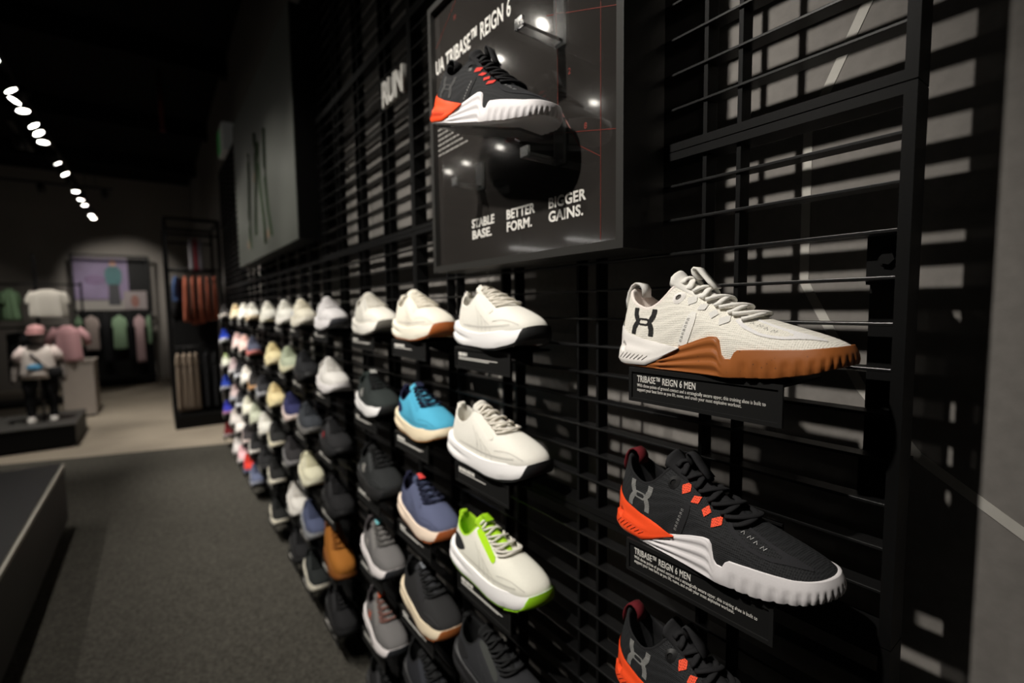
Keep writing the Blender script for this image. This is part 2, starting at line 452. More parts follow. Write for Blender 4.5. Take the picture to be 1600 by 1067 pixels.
    for i in range(rows_):
        v = .60 + i * (.34 / (rows_ - 1))
        for (ka, kb, dv) in ((ke, 20 - ke, .055), (20 - ke, ke, .055)):
            pts = []
            for q in range(13):
                u = q / 12
                k_ = (ka if ka < 10 else ka - 20) * (1 - 2 * u)
                lift = (.0045 if not trainer else .0032) + (.0008 + .0055 * min(1, i / 3)) * (1 - abs(1 - 2 * u) ** 2.2) + (.0015 if ka > 10 else 0)
                pts.append(S(k_, min(v + dv * u, .985)) + Vector((.0015, 0, lift)))
            mb.tube(pts, .0046 if trainer else .0031, 8, ry=.0026 if trainer else .0024)
    P['laces'] = mb
    # decals projected on the outer side
    def side(x, z, off=.0007, sgn=-1):
        h = bvh.ray_cast(Vector((x, .3 * sgn, z)), Vector((0, -sgn, 0)))
        if h[0] is None: return None
        n = h[1]
        if n.y * sgn < 0: n = -n
        return h[0] + n * off
    def strip(pts, wds, mb, off=.0008, sgn=-1, fn=None):
        fn = fn or side
        Lr, Rr = [], []
        for i, (x, z) in enumerate(pts):
            a = pts[max(i - 1, 0)]; b = pts[min(i + 1, len(pts) - 1)]
            dx, dz = b[0] - a[0], b[1] - a[1]; l = math.hypot(dx, dz) or 1; nx, nz = -dz / l * wds[i] / 2, dx / l * wds[i] / 2
            Lr.append(fn(x + nx, z + nz, off)); Rr.append(fn(x - nx, z - nz, off))
        for i in range(len(pts) - 1):
            q = [Lr[i], Lr[i + 1], Rr[i + 1], Rr[i]]
            if all(p is not None for p in q): mb.add(q, [(0, 1, 2, 3)])
    def logo(cx, cz, s, ang=0.0, fn=None):
        mb = MB(); ca, sa = math.cos(ang), math.sin(ang)
        for sg in (1, -1):
            arm = []
            wd = []
            for q in range(17):
                u = -1 + q / 8
                x = .47 * (1 if u > 0 else -1) * min(1, abs(u) * 1.28) ** .85
                y = -.11 + .66 * max(0, (abs(u) - .30) / .70) ** 1.25
                if abs(u) < .3: y = -.11
                arm.append((x, y * sg)); wd.append(.07 + .17 * min(1, max(0, (abs(u) - .25) / .35)))
            strip([(cx + s * (x * ca - y * sa), cz + s * (x * sa + y * ca)) for x, y in arm], [s * k for k in wd], mb, .0007, -1, fn)
        return mb
    if trainer:
        dzz = 0
        P['logo'] = logo(.056, .064, .034, R(-4))
        for i in range(4):
            v = .64 + i * .085
            for ka, kb, sg in ((2.45, 3.4, -1), (17.55, 16.6, 1)):
                mb = MB(); a = S(ka, v); b = S(kb, v - .085)
                strip([(a.x * (1 - u) + b.x * u, a.z * (1 - u) + b.z * u) for u in np.linspace(0, 1, 6)], [.0085, .009, .009, .009, .009, .0085], mb, .0012, sg, (lambda x, z, o: side(x, z, o, 1)) if sg > 0 else None)
                P['lace_loop%d' % (i * 2 + (sg > 0))] = mb
        # eyelet ring
        ec = (.107, .0965)
        mb = MB(); n = 24
        for r0, r1 in ((.0034, .0080),):
            A = [side(ec[0] + r0 * math.cos(2 * math.pi * k / n), ec[1] + r0 * math.sin(2 * math.pi * k / n), .0024) for k in range(n)]
            Bv = [side(ec[0] + r1 * math.cos(2 * math.pi * k / n), ec[1] + r1 * math.sin(2 * math.pi * k / n), .0004) for k in range(n)]
            if all(p is not None for p in A + Bv): mb.rings([Bv, A], False, False)
        P['eyelet'] = mb
        mb = MB(); A = [side(ec[0] + .0032 * math.cos(2 * math.pi * k / n), ec[1] + .0032 * math.sin(2 * math.pi * k / n), .0008) for k in range(n)]
        if all(p is not None for p in A): mb.add(A, [tuple(range(n))])
        P['eyelet_hole'] = mb
        # mid-foot strap panel
        mb = MB(); strip([(.124 + .012 * u, .034 + .044 * u) for u in np.linspace(0, 1, 9)], [.013, .0135, .014, .0145, .015, .015, .0145, .012, .006], mb, .0010)
        P['strap_panel'] = mb
        # vertical letter row on the strap
        mb = MB()
        random.seed(3)
        for k in range(7):
            u = .12 + k * .11; cx_, cz_ = .124 + .012 * u - .003, .036 + .042 * u
            for (ax, az, bx_, bz_) in ((-.0018, -.001, .0018, -.001), (-.0018, .001, .0018, .001), (-.0018, -.001, -.0018, .001), (0, -.001, 0, .001))[: 3 + k % 2]:
                strip([(cx_ + ax, cz_ + az), (cx_ + bx_, cz_ + bz_)], [.0006, .0006], mb, .0014)
        P['strap_print'] = mb
        # toe overlay seen from above, with its zigzag print
        def topf(x, y, off=.0009):
            h = bvh.ray_cast(Vector((x, y, .3)), Vector((0, 0, -1)))
            if h[0] is None: return None
            n = h[1] if h[1].z > 0 else -h[1]
            return h[0] + n * off
        mb = MB(); strip([(.190 + .092 * u, -.022 - .010 * math.sin(math.pi * u) + .006 * u) for u in np.linspace(0, 1, 16)], [.016, .02, .022, .022, .022, .022, .021, .02, .019, .018, .016, .014, .012, .010, .007, .003], mb, .0009, -1, topf)
        P['toe_overlay'] = mb
        mb = MB()
        for k in range(4):
            x0 = .205 + .0085 * k; y0 = -.0265 - .0012 * k
            zz = [(0, -.002), (.0022, .002), (.004, -.0018), (.0062, .0022)][: 3 + k % 2]
            strip([(x0 + a, y0 + b) for a, b in zz], [.0006] * len(zz), mb, .0013, -1, topf)
        P['toe_print'] = mb
        # tongue pull loop and heel pull loop (ribbons)
        tt = path[-1][0]
        def ribbon(pts, wd, th=.0011):
            m_ = MB(); rs_ = []
            for i, (x, z) in enumerate(pts):
                a = pts[max(i - 1, 0)]; b = pts[min(i + 1, len(pts) - 1)]
                dx, dz = b[0] - a[0], b[1] - a[1]; l = math.hypot(dx, dz); nx, nz = -dz / l * th, dx / l * th
                rs_.append([(x + nx, -wd, z + nz), (x + nx, wd, z + nz), (x - nx, wd, z - nz), (x - nx, -wd, z - nz)])
            return m_.rings(rs_)
        tt = tt + Vector((.011, 0, -.006))
        tp = [(tt.x + .018, tt.z - .004), (tt.x + .012, tt.z + .004), (tt.x + .011, tt.z + .009), (tt.x + .0135, tt.z + .0115), (tt.x + .018, tt.z + .010), (tt.x + .025, tt.z + .002), (tt.x + .034, tt.z - .008), (tt.x + .044, tt.z - .017)]
        P['tongue_loop'] = ribbon(tp, .0085)
        hz = .109
        hp = [(.004, hz - .026), (.003, hz - .014), (.007, hz - .001), (.013, hz + .008), (.020, hz + .0115), (.028, hz + .009), (.033, hz + .002), (.033, hz - .010)]
        P['heel_loop'] = ribbon(hp, .0095)
    else:
        if not boot: P['logo'] = logo(.095, .066, .026, R(15))
        h0 = op[10]
        P['heel_loop'] = MB().tube([(h0[0] * Lx - .004, 0, h0[2] - .02), (h0[0] * Lx - .007, 0, h0[2] - .004), (h0[0] * Lx - .004, 0, h0[2] + .007), (h0[0] * Lx + .004, 0, h0[2] + .010), (h0[0] * Lx + .009, 0, h0[2] + .003)], .0075, 8, ry=.002, up=(1, 0, 0))
        # eyestay overlay
        mb = MB()
        pts = [S(3.2, v) for v in np.linspace(.50, .97, 12)]
        strip([(p.x, p.z) for p in pts], [.006] + [.011] * 10 + [.007], mb, .0013)
        P['eyestay'] = mb
        mb = MB()
        strip([(.016 + .055 * u, .070 - .006 * u) for u in np.linspace(0, 1, 9)], [.022, .03, .034, .034, .032, .028, .022, .014, .006], mb, .0011)
        P['heel_counter'] = mb
        mb = MB()      # side saddle and mudguard seams
        for q in range(4):
            x0_ = .108 + .020 * q
            strip([(x0_ + .030 * u + .012 * math.sin(math.pi * u), .092 - .010 * q - (.052 - .010 * q) * u) for u in np.linspace(0, 1, 9)], [.0022] * 9, mb, .0007)
        strip([(.060 + .20 * u, .050 - .004 * math.sin(math.pi * u) + .004 * u) for u in np.linspace(0, 1, 16)], [.0035] * 16, mb, .0007)
        strip([(.205 + .075 * u, .060 - .006 * u + .006 * math.sin(math.pi * u)) for u in np.linspace(0, 1, 10)], [.0024] * 10, mb, .0007)
        P['side_seam'] = mb
        tl = path[-2][0]
        P['tongue_tab'] = MB().rings([[(tl.x + .004 + dx_, -.0105, tl.z + .008 + dz_), (tl.x + .004 + dx_, .0105, tl.z + .008 + dz_), (tl.x + .002 + dx_, .0105, tl.z + .006 + dz_), (tl.x + .002 + dx_, -.0105, tl.z + .006 + dz_)] for dx_, dz_ in ((0, 0), (.010, -.002), (.022, -.009))])
    out = {}
    for k, mb in P.items():
        if not mb.v: continue
        mb.v = [(x - Lx / 2, y, z) for x, y, z in mb.v]
        me = mb.mesh(kind + '_' + k, k not in ('tongue_tab',))
        out[k] = me
    if 'lace_loop0' in out:
        out['lace_loops'] = [out.pop('lace_loop%d' % i) for i in range(8) if 'lace_loop%d' % i in out]
    return out

SHOES = {k: shoe_parts(k) for k in ('trainer', 'runner', 'boot')}

def make_shoe(kind, label, loc, yaw, c, group='shoes on the display wall', scale=1.0, near=True):
    """c: material per part; missing keys leave the optional part out"""
    nm = {'trainer': 'training_shoe', 'runner': 'running_shoe', 'boot': 'leather_boot'}[kind]
    r = thing(nm, label, 'boot' if kind == 'boot' else 'shoe', loc, R(-90) + yaw, group)
    r.scale = (scale,) * 3
    g = SHOES[kind]
    for k in ('upper', 'midsole', 'outsole', 'heel_clip', 'heel_strake', 'toe_outsole', 'lining', 'insole', 'tongue', 'laces', 'logo', 'eyelet', 'eyelet_hole', 'strap_panel', 'strap_print', 'toe_overlay', 'toe_print', 'tongue_loop', 'heel_loop', 'eyestay', 'side_seam', 'heel_counter', 'tongue_tab'):
        if k in g and c.get(k) is not None: put(k, g[k], c[k], r)
    if 'lace_loops' in g and c.get('lace_loop') is not None:
        for me in g['lace_loops']: put('lace_loop', me, c['lace_loop'], r)
    return r

# ------------------------------------------------------------------ display shelves with sign holders
SH = {}
SH['plate'] = MB().box(-.105, .105, 0, GX - .0005 - .545, -.003, 0).mesh('shelf_plate')
m_ = MB(); m_.box(-.105, .105, -.0035, 0, -.006, 0).box(-.105, .105, -.0035, 0, -.048, -.043).box(-.105, -.1, -.0035, 0, -.043, -.006).box(.1, .105, -.0035, 0, -.043, -.006)
SH['frame'] = m_.mesh('sign_frame')
SH['card'] = MB().box(-.1, .1, -.0015, 0, -.043, -.006).mesh('sign_card')
SH['hook'] = MB().box(-.07, .07, GX - .545 - .003, GX - .545 - .0005, .0, .055).box(-.07, .07, GX - .545 - .006, GX - .545 - .0005, .052, .055).mesh('hook_plate')
SH['gus'] = MB().add([(-.001, 0, -.003), (-.001, .09, -.003), (-.001, .09, -.04), (.001, 0, -.003), (.001, .09, -.003), (.001, .09, -.04)], [(0, 1, 2), (5, 4, 3), (0, 3, 4, 1), (1, 4, 5, 2), (2, 5, 3, 0)]).mesh('gusset')
def words(seed, lines):
    rnd = random.Random(seed); mb = MB()
    for (x0, x1, z0, z1, wmin, wmax) in lines:
        x = x0
        while x < x1:
            wv = min(rnd.uniform(wmin, wmax), x1 - x)
            mb.box(x, x + wv, -.0019, -.0014, z0, z1); x += wv + (z1 - z0) * .28
    return mb.mesh('print')
SH['title'] = [words(1, [(-.09, -.022, -.0195, -.0120, .010, .020)]), words(2, [(-.09, -.04, -.0195, -.0120, .010, .018)]), words(4, [(-.09, -.055, -.0195, -.0120, .012, .02)])]
SH['desc'] = [words(1, [(-.09, .02, -.0240, -.0220, .004, .009)]), words(2, [(-.09, .075, -.0240, -.0222, .004, .009), (-.09, .06, -.0275, -.0257, .004, .009)]), words(4, [(-.09, .06, -.0240, -.0222, .004, .009), (-.09, .03, -.0275, -.0257, .004, .009)])]
def shelf(s, z, label, txt=None, var=0, group='sign shelves of the shoe wall'):
    r = thing('sign_shelf', label, 'shelf', (.545, s, z), R(-90), group)
    put('shelf_plate', SH['plate'], BLACK, r); put('sign_frame', SH['frame'], SIGNB, r); put('sign_card', SH['card'], CARD, r)
    put('hook_plate', SH['hook'], BLACK, r)
    for x in (-.06, .06): put('gusset', SH['gus'], BLACK, r, (x, 0, 0))
    if txt:
        fit('title_lettering', txt[0], .0128, .091, r, (-.0915, -.0016, -.0195), (R(90), 0, 0), .014)
        fit('description_lettering', txt[1], .0064, .178, r, (-.0915, -.0016, -.0265), (R(90), 0, 0), .002, lead=.95)
    else:
        put('title_lettering', SH['title'][var % 3], INK, r); put('description_lettering', SH['desc'][var % 3], INK, r)
    return r

ROWZ = lambda r, s: 1.41 - (.254 if s < .5 else .265 if s < 1.7 else .257) * (r - 1)
DX = .587

W_ = foam(240, 236, 232); CR = foam(232, 220, 196)
GUM = mat('gum_rubber', rgb(176, 98, 42), 0.45, bump=0.05, scale=160, var=0.0, kind='speck', spec=0.4)
GUM = mat('gum_rubber_flecked', rgb(160, 94, 46), 0.45, bump=0.05, scale=130, var=0.5, kind='speck', spec=0.4, spread=(0.05, 0.13), col2=rgb(96, 66, 48))
ORANGE = foam(255, 84, 40, .4)
RUB = foam(24, 24, 25, .5)
DARK = cloth(30, 31, 33)
PRG = cloth(150, 150, 148); 
whiteK = knit(240, 236, 226, .20); whiteC = cloth(243, 240, 234); blackK = knit(38, 39, 41, .75); 
redK = knit(255, 92, 62, .6)

trib = ('TRIBASE™ REIGN 6 MEN', 'With three points of ground contact and a strategically secure upper, this training shoe is built to\nsupport your best form as you lift, move, and crush your most explosive workout.')
white_tr = dict(upper=whiteK, midsole=GUM, heel_clip=W_, heel_strake=foam(196, 192, 188), lining=cloth(242, 232, 226), insole=cloth(232, 226, 220), tongue=whiteC, laces=whiteC, logo=knit(40, 40, 40, .2), eyelet=W_, eyelet_hole=cloth(90, 86, 82), strap_panel=whiteC, strap_print=PRG, toe_overlay=cloth(236, 234, 234), toe_print=cloth(90, 90, 90), tongue_loop=whiteC, heel_loop=cloth(226, 224, 220), lace_loop=cloth(226, 224, 220))
black_tr = dict(upper=blackK, midsole=foam(232, 228, 230), heel_clip=ORANGE, heel_strake=foam(200, 62, 30), lining=cloth(26, 26, 28), insole=cloth(150, 154, 158), tongue=cloth(34, 34, 36), laces=cloth(28, 28, 30), logo=knit(128, 128, 126, .4), eyelet=RUB, eyelet_hole=cloth(8, 8, 8), strap_panel=cloth(34, 34, 36), strap_print=PRG, toe_overlay=cloth(40, 40, 43), toe_print=cloth(190, 190, 190), tongue_loop=cloth(30, 30, 32), heel_loop=cloth(92, 18, 26), lace_loop=redK)

def runner(u, mid, out=None, toe=None, lin_=None, ton=None, lace=None, logo=None, ins=None, tab=None, stay=None, counter=None, loop=None):
    C3 = lambda c: None if c is None else cloth(*c)
    F3 = lambda c: None if c is None else foam(*c)
    shade = tuple(max(0, int(v * .90)) if sum(u) > 150 else min(255, v + 14) for v in u)
    return dict(side_seam=cloth(*shade), upper=cloth(*u), midsole=F3(mid), outsole=F3(out or mid), toe_outsole=F3(toe), lining=C3(lin_ or u), insole=C3(ins or (150, 150, 150)), tongue=C3(ton or u), laces=C3(lace or u), logo=C3(logo), tongue_tab=C3(tab), eyestay=C3(stay or shade), heel_counter=C3(counter), heel_loop=C3(loop))
wt, wh, bk, ch = (240, 237, 228), (244, 242, 242), (26, 27, 28), (44, 45, 48)
spec = []   # (row, s, kind, colours, description, yaw degrees, dx, scale)
A = lambda *a: spec.append(a)
A(1, .335, 'trainer', white_tr, 'white mesh training shoe with brown gum sole', -1, .002, 1.0)
A(2, .338, 'trainer', black_tr, 'black mesh training shoe with orange heel clip and white sole', -2, .0, 1.0)
A(3, .340, 'trainer', black_tr, 'black training shoe with orange heel cut by lower picture edge', -2, .0, 1.0)
A(1, .832, 'runner', runner(wt, wh, bk, bk, wt, wt, (232, 226, 214), None, (225, 220, 212), None, (234, 230, 220), None, wt), 'white running shoe with black toe outsole', -4, 0, .98)
A(2, .842, 'runner', runner(wt, wh, bk, bk, wt, wt, (232, 226, 214), None, (225, 220, 212), None, (234, 230, 220), None, wt), 'off white running shoe with black toe bumper', 2, -.003, 1.0)
A(3, .842, 'runner', runner((238, 236, 224), wh, (150, 205, 40), (150, 210, 30), (176, 226, 48), (176, 226, 48), (226, 222, 212), None, (214, 214, 206), (150, 206, 20), (170, 220, 30), (40, 41, 44), (176, 226, 48)), 'white running shoe with lime green collar, tongue and toe', 2, -.003, 1.0)
A(4, .84, 'runner', runner(ch, (34, 34, 36), bk, bk, bk, bk, bk, None, (150, 156, 160), None, (60, 62, 60), (36, 36, 38), bk), 'charcoal running shoe with grey insole cut by lower picture edge', 2, -.003, 1.0)
A(1, 1.19, 'runner', runner((240, 234, 220), (240, 234, 218), (176, 98, 42), (170, 92, 40), (240, 234, 220), None, None, None, (220, 214, 200), None, (234, 228, 212), None, (240, 234, 220)), 'cream white running shoe with brown gum outsole', -3, 0, .98)
A(2, 1.19, 'runner', runner((80, 172, 206), (236, 220, 190), (186, 128, 72), None, (26, 28, 58), (88, 180, 212), (22, 26, 50), None, (40, 44, 70), (30, 34, 60), (72, 160, 194), (34, 40, 80), (26, 28, 58)), 'sky blue running shoe with navy collar and cream sole', -3, 0, .98)
A(3, 1.19, 'runner', runner((88, 94, 122), (242, 222, 202), (170, 92, 48), (166, 88, 44), (34, 36, 60), (70, 78, 104), (30, 34, 56), None, (50, 52, 70), (226, 74, 70), (80, 86, 112), (84, 88, 116), (34, 36, 60)), 'slate blue running shoe with cream sole and red tongue tab', -3, 0, .98)
A(4, 1.19, 'runner', runner((40, 40, 41), (230, 214, 186), (160, 92, 46), (160, 92, 46), bk, (48, 49, 52), bk, None, (120, 124, 130), (120, 124, 130), (36, 36, 38), None, bk), 'black running shoe with cream sole and gum toe', -3, 0, .98)
A(5, 1.19, 'runner', runner((38, 39, 44), (32, 32, 34), bk, bk, bk, bk, bk, None, (134, 140, 148), None, (44, 46, 52), None, bk), 'black running shoe with grey insole at lower picture edge', -3, 0, .98)
A(1, 1.545, 'runner', runner((244, 240, 230), (246, 242, 234), (120, 114, 106), (96, 92, 86), None, None, None, None, None, None, None, None, wt), 'bright white running shoe with thick heel and grey outsole', -4, 0, 1.0)
A(2, 1.545, 'runner', runner((44, 50, 49), wh, bk, bk, (48, 58, 56), (44, 54, 52), bk, (220, 218, 214), None, (180, 180, 176), (38, 44, 44), None, (56, 66, 62)), 'black green running shoe with white sole and tall heel loop', -4, 0, .98)
A(3, 1.545, 'runner', runner((38, 40, 41), (34, 34, 35), bk, bk, bk, bk, bk, (226, 222, 214), None, None, None, None, bk), 'all black running shoe with white side logo', -4, 0, 1.02)
A(4, 1.545, 'runner', runner((112, 110, 110), (238, 232, 232), (48, 50, 54), (48, 50, 54), (84, 80, 82), (122, 120, 118), (106, 104, 102), (176, 172, 166), None, (130, 212, 220), (122, 120, 118), None, (96, 90, 92)), 'grey running shoe with white sole and pale cyan tongue tab', -4, 0, .98)
A(5, 1.545, 'runner', runner((112, 110, 110), (238, 232, 232), (48, 50, 54), (48, 50, 54), (84, 80, 82), (122, 120, 118), (130, 92, 84), (236, 94, 40), None, (236, 94, 40), (122, 120, 118), None, (84, 80, 82)), 'grey running shoe with white sole and orange tongue tab', -4, 0, .98)
A(6, 1.545, 'runner', runner((36, 36, 38), (34, 34, 36), bk, bk, bk, bk, bk, None, (200, 198, 194)), 'black running shoe with pale insole at lower picture edge', -4, 0, .98)
def simple(u, m=None, **k): return runner(u, m or u, **k)
far = [
 (1, 1.965, (238, 235, 236), (240, 236, 238), 'white running shoe with grey outsole', dict(out=(90, 90, 94), toe=(84, 84, 90))),
 (2, 1.975, (240, 237, 232), (238, 234, 234), 'off white thick soled running shoe', {}),
 (3, 1.97, (38, 38, 40), (34, 34, 36), 'black running shoe with small red side logo', dict(logo=(220, 50, 60))),
 (4, 1.97, (30, 30, 32), (28, 28, 30), 'plain black running shoe above the brown boot', {}),
 (6, 1.99, (30, 30, 32), (30, 30, 32), 'plain black running shoe below the brown boot', {}),
 (1, 2.40, (238, 232, 214), (236, 230, 216), 'cream white shoe with bright blue heel', dict(counter=(44, 120, 206), loop=(44, 120, 206))),
 (2, 2.39, (32, 33, 36), (36, 36, 38), 'plain black running shoe', {}),
 (3, 2.375, (62, 66, 72), (120, 118, 116), 'charcoal running shoe with grey sole', {}),
 (4, 2.39, (236, 232, 204), (240, 236, 212), 'pale cream yellow running shoe', {}),
 (5, 2.385, (84, 92, 122), (150, 152, 156), 'slate blue running shoe with grey sole', {}),
 (6, 2.38, (36, 40, 40), (226, 220, 204), 'black running shoe with off white sole', {}),
 (1, 2.765, (232, 230, 222), (236, 232, 226), 'white mesh running shoe', {}),
 (2, 2.735, (176, 184, 160), (214, 210, 180), 'pale green mottled running shoe', {}),
 (3, 2.715, (46, 48, 92), (232, 212, 206), 'navy running shoe with pink white sole', {}),
 (4, 2.75, (44, 42, 44), (128, 126, 128), 'black running shoe with grey midsole', {}),
 (5, 2.70, (226, 222, 216), (232, 228, 222), 'white grey running shoe', {}),
 (6, 2.69, (28, 28, 30), (36, 36, 38), 'plain black running shoe by the carpet', {}),
 (1, 3.25, (238, 236, 226), (238, 234, 222), 'white running shoe with cream midsole', {}),
 (2, 3.155, (240, 226, 178), (240, 226, 184), 'butter cream running shoe', {}),
 (3, 3.15, (238, 220, 170), (240, 226, 180), 'light sand running shoe', {}),
 (4, 3.19, (36, 36, 36), (238, 230, 206), 'black running shoe with cream sole', {}),
 (5, 3.26, (30, 30, 30), (236, 230, 214), 'black running shoe with white midsole', {}),
 (6, 3.25, (30, 31, 31), (238, 232, 214), 'black shoe with white sole by the carpet', {}),
 (4, 3.54, (240, 238, 230), (240, 236, 228), 'white running shoe', {}),
 (3, 3.56, (44, 44, 48), (170, 170, 176), 'black running shoe with grey heel', {}),
 (5, 3.60, (34, 34, 36), (60, 60, 62), 'plain black running shoe', {}),
 (1, 3.84, (240, 238, 230), (226, 206, 176), 'white running shoe with tan outsole', {}),
 (2, 3.90, (84, 88, 108), (214, 128, 122), 'slate running shoe with coral pink sole', {}),
 (3, 3.90, (42, 40, 40), (206, 160, 116), 'black running shoe with tan sole', {}),
 (4, 3.92, (196, 200, 180), (206, 208, 188), 'pale sage running shoe', {}),
 (5, 4.03, (34, 34, 36), (236, 230, 224), 'black running shoe with white sole', {}),
 (6, 4.06, (98, 106, 134), (150, 154, 170), 'slate blue running shoe', {}),
 (1, 4.22, (240, 238, 230), (238, 236, 228), 'white running shoe', {}),
 (2, 4.28, (238, 204, 196), (238, 214, 206), 'blush pink running shoe', {}),
 (3, 4.27, (240, 236, 230), (238, 234, 228), 'white running shoe', {}),
 (4, 4.28, (232, 230, 214), (232, 230, 216), 'ivory running shoe', {}),
 (5, 4.38, (54, 50, 52), (232, 214, 210), 'dark running shoe with pale pink sole', {}),
 (6, 4.40, (220, 60, 48), (90, 98, 130), 'bright red shoe with slate sole', {}),
 (1, 4.70, (226, 208, 172), (236, 226, 200), 'tan and cream running shoe', {}),
 (2, 4.69, (222, 192, 190), (230, 210, 206), 'dusty pink running shoe', {}),
 (3, 4.66, (40, 40, 44), (206, 208, 216), 'black running shoe with silver sole', {}),
 (4, 4.66, (40, 40, 44), (220, 222, 228), 'black running shoe with pale grey sole', {}),
 (5, 4.80, (236, 230, 226), (236, 230, 226), 'white running shoe', {}),
 (6, 4.74, (236, 190, 196), (232, 220, 220), 'rose pink running shoe', {}),
 (3, 5.03, (186, 168, 170), (226, 222, 224), 'grey pink running shoe', {}),
 (4, 5.05, (200, 180, 180), (206, 208, 220), 'mauve running shoe with pale sole', {}),
 (5, 5.16, (232, 224, 220), (236, 232, 230), 'white running shoe with pink tint', {}),
 (6, 5.06, (228, 222, 220), (232, 226, 224), 'white and grey running shoe', {}),
 (1, 5.52, (52, 50, 50), (214, 206, 198), 'black running shoe with white sole', {}),
 (2, 5.66, (40, 70, 190), (226, 226, 232), 'royal blue running shoe with white sole', {}),
 (3, 5.62, (232, 234, 216), (240, 238, 230), 'white running shoe with lime collar', dict(lin_=(170, 210, 60), ton=(170, 210, 60))),
 (4, 5.78, (44, 72, 180), (206, 210, 220), 'blue running shoe with white sole', {}),
 (5, 5.72, (60, 66, 190), (206, 150, 190), 'blue violet running shoe with pink sole', {}),
 (6, 5.78, (110, 24, 28), (200, 186, 186), 'dark red running shoe with pale sole', {}),
]
for r_, s_, u_, m_2, d_, kw in far:
    A(r_, s_ * 1.035, 'runner', simple(u_, m_2, **kw), d_, -3, 0, .98)
A(5, 2.06, 'boot', dict(upper=cloth(176, 112, 44), midsole=foam(140, 84, 34), outsole=foam(120, 70, 30), lining=cloth(150, 94, 40), insole=cloth(120, 80, 40), tongue=cloth(166, 104, 42), laces=cloth(150, 92, 36), heel_loop=cloth(160, 100, 40), eyestay=cloth(164, 102, 40)), 'tan brown lace up leather boot', -3, 0, 1.0)

byrow = {}
for sp in spec: byrow.setdefault(sp[0], []).append(sp)
for r_, lst in byrow.items():
    lst.sort(key=lambda a: a[1])
    for i, (row, s, kind, c, desc, yaw, dx, sc) in enumerate(lst):
        pos = '%s from the right in %s row' % (ord_[i] if i < 14 else '%dth' % (i + 1), ord_[row - 1])
        lab = desc if s < 1.6 else '%s, %s' % (desc, pos)
        make_shoe(kind, lab, (DX + dx, s, ROWZ(row, s) + .0006), R(yaw), c, scale=sc)
        first = s < .4
        lt = {True: 'black sign shelf with readable white lettering, under %s shoe of %s row' % (ord_[i], ord_[row - 1]),
              False: 'black sign shelf under shoe %s' % pos}[first]
        shelf(s + .004, ROWZ(row, s), lt, trib if first else None, i + row)

# ------------------------------------------------------------------ framed shoe display
POST = mat('poster_gloss_sheet', (0.030, 0.027, 0.025), 0.12, var=0.25, scale=4, spec=0.6, coat=1.0)
REDP = mat('red_print', (0.22, 0.03, 0.02), 0.4, var=0.05, scale=30)
FRM = mat('frame_satin_grey', (0.030, 0.029, 0.027), 0.4, bump=0.03, scale=900, var=0.1)
yl, yr, zb_, zt_ = 1.048, 0.463, 1.582, 2.19
fd = thing('framed_display', 'large glossy black framed poster display with floating shoe and white slogans', 'display', (0, 0, 0))
fb = .0135
box('frame_bar', FRM, fd, .55, GX - .0003, yr, yl, zb_, zb_ + fb)
box('frame_bar', FRM, fd, .55, GX - .0003, yr, yl, zt_ - fb, zt_)
box('frame_bar', FRM, fd, .55, GX - .0003, yr, yr + fb, zb_ + fb, zt_ - fb)
box('frame_bar', FRM, fd, .55, GX - .0003, yl - fb, yl, zb_ + fb, zt_ - fb)
PX = .562
box('poster_sheet', POST, fd, PX, PX + .006, yr + fb, yl - fb, zb_ + fb, zt_ - fb)
for (a, b, y, wa, wb) in (('STABLE', 'BASE.', .889, .084, .073), ('BETTER', 'FORM.', .763, .086, .077), ('BIGGER', 'GAINS.', .639, .090, .084)):
    fit('slogan_lettering', a, .0248, wa, fd, (PX - .0003, y, 1.6680), FACE, .028)
    fit('slogan_lettering', b, .0248, wb, fd, (PX - .0003, y, 1.6445), FACE, .028)
fit('title_lettering', 'UA TRIBASE\u2122 REIGN 6', .045, .292, fd, (PX - .0003, 1.034, 2.040), FACE, .014)
random.seed(5)
for k in range(6):
    mb = MB(); y = 1.03
    while y > .93 - .03 * (k % 2):
        wv = random.uniform(.008, .02); mb.box(PX - .0008, PX - .0002, y - wv, y, 1.912 - k * .0115, 1.915 - k * .0115); y -= wv + .003
    mb.build('paragraph_line', mat('grey_ink', (.35, .34, .32), .6, var=.03), fd)
def redline(p, wd=.0007):
    mb = MB()
    for (ya, za), (yb, zb2) in zip(p, p[1:]):
        d = Vector((0, yb - ya, zb2 - za)).normalized(); n = Vector((0, -d.z, d.y)) * wd / 2
        q = [(ya + n.y, za + n.z), (yb + n.y, zb2 + n.z), (yb - n.y, zb2 - n.z), (ya - n.y, za - n.z)]
        mb.add([(PX - .0006, a, b) for a, b in q] + [(PX, a, b) for a, b in q], [(3, 2, 1, 0), (4, 5, 6, 7), (0, 1, 5, 4), (1, 2, 6, 5), (2, 3, 7, 6), (3, 0, 4, 7)])
    mb.build('red_line', REDP, fd)
redline([(.517, 2.17), (.517, 1.60)]); redline([(.614, 2.17), (.613, 1.834), (.563, 1.755), (.517, 1.727)])
redline([(.64, 1.990), (.478, 1.930)]); redline([(.64, 1.795), (.478, 1.757)]); redline([(1.03, 2.10), (.92, 2.175)])
for s_, y, z in (('2', .588, 1.874), ('8', .552, 1.777), ('11', .95, 2.125)):
    put('red_numeral', text_mesh(s_, .014, 0, .9), REDP, fd, (PX - .0003, y, z), FACE)
ACR = mat('clear_acrylic', (0.85, 0.86, 0.86), 0.08, spec=0.5, trans=0.92, var=0.02, scale=5)
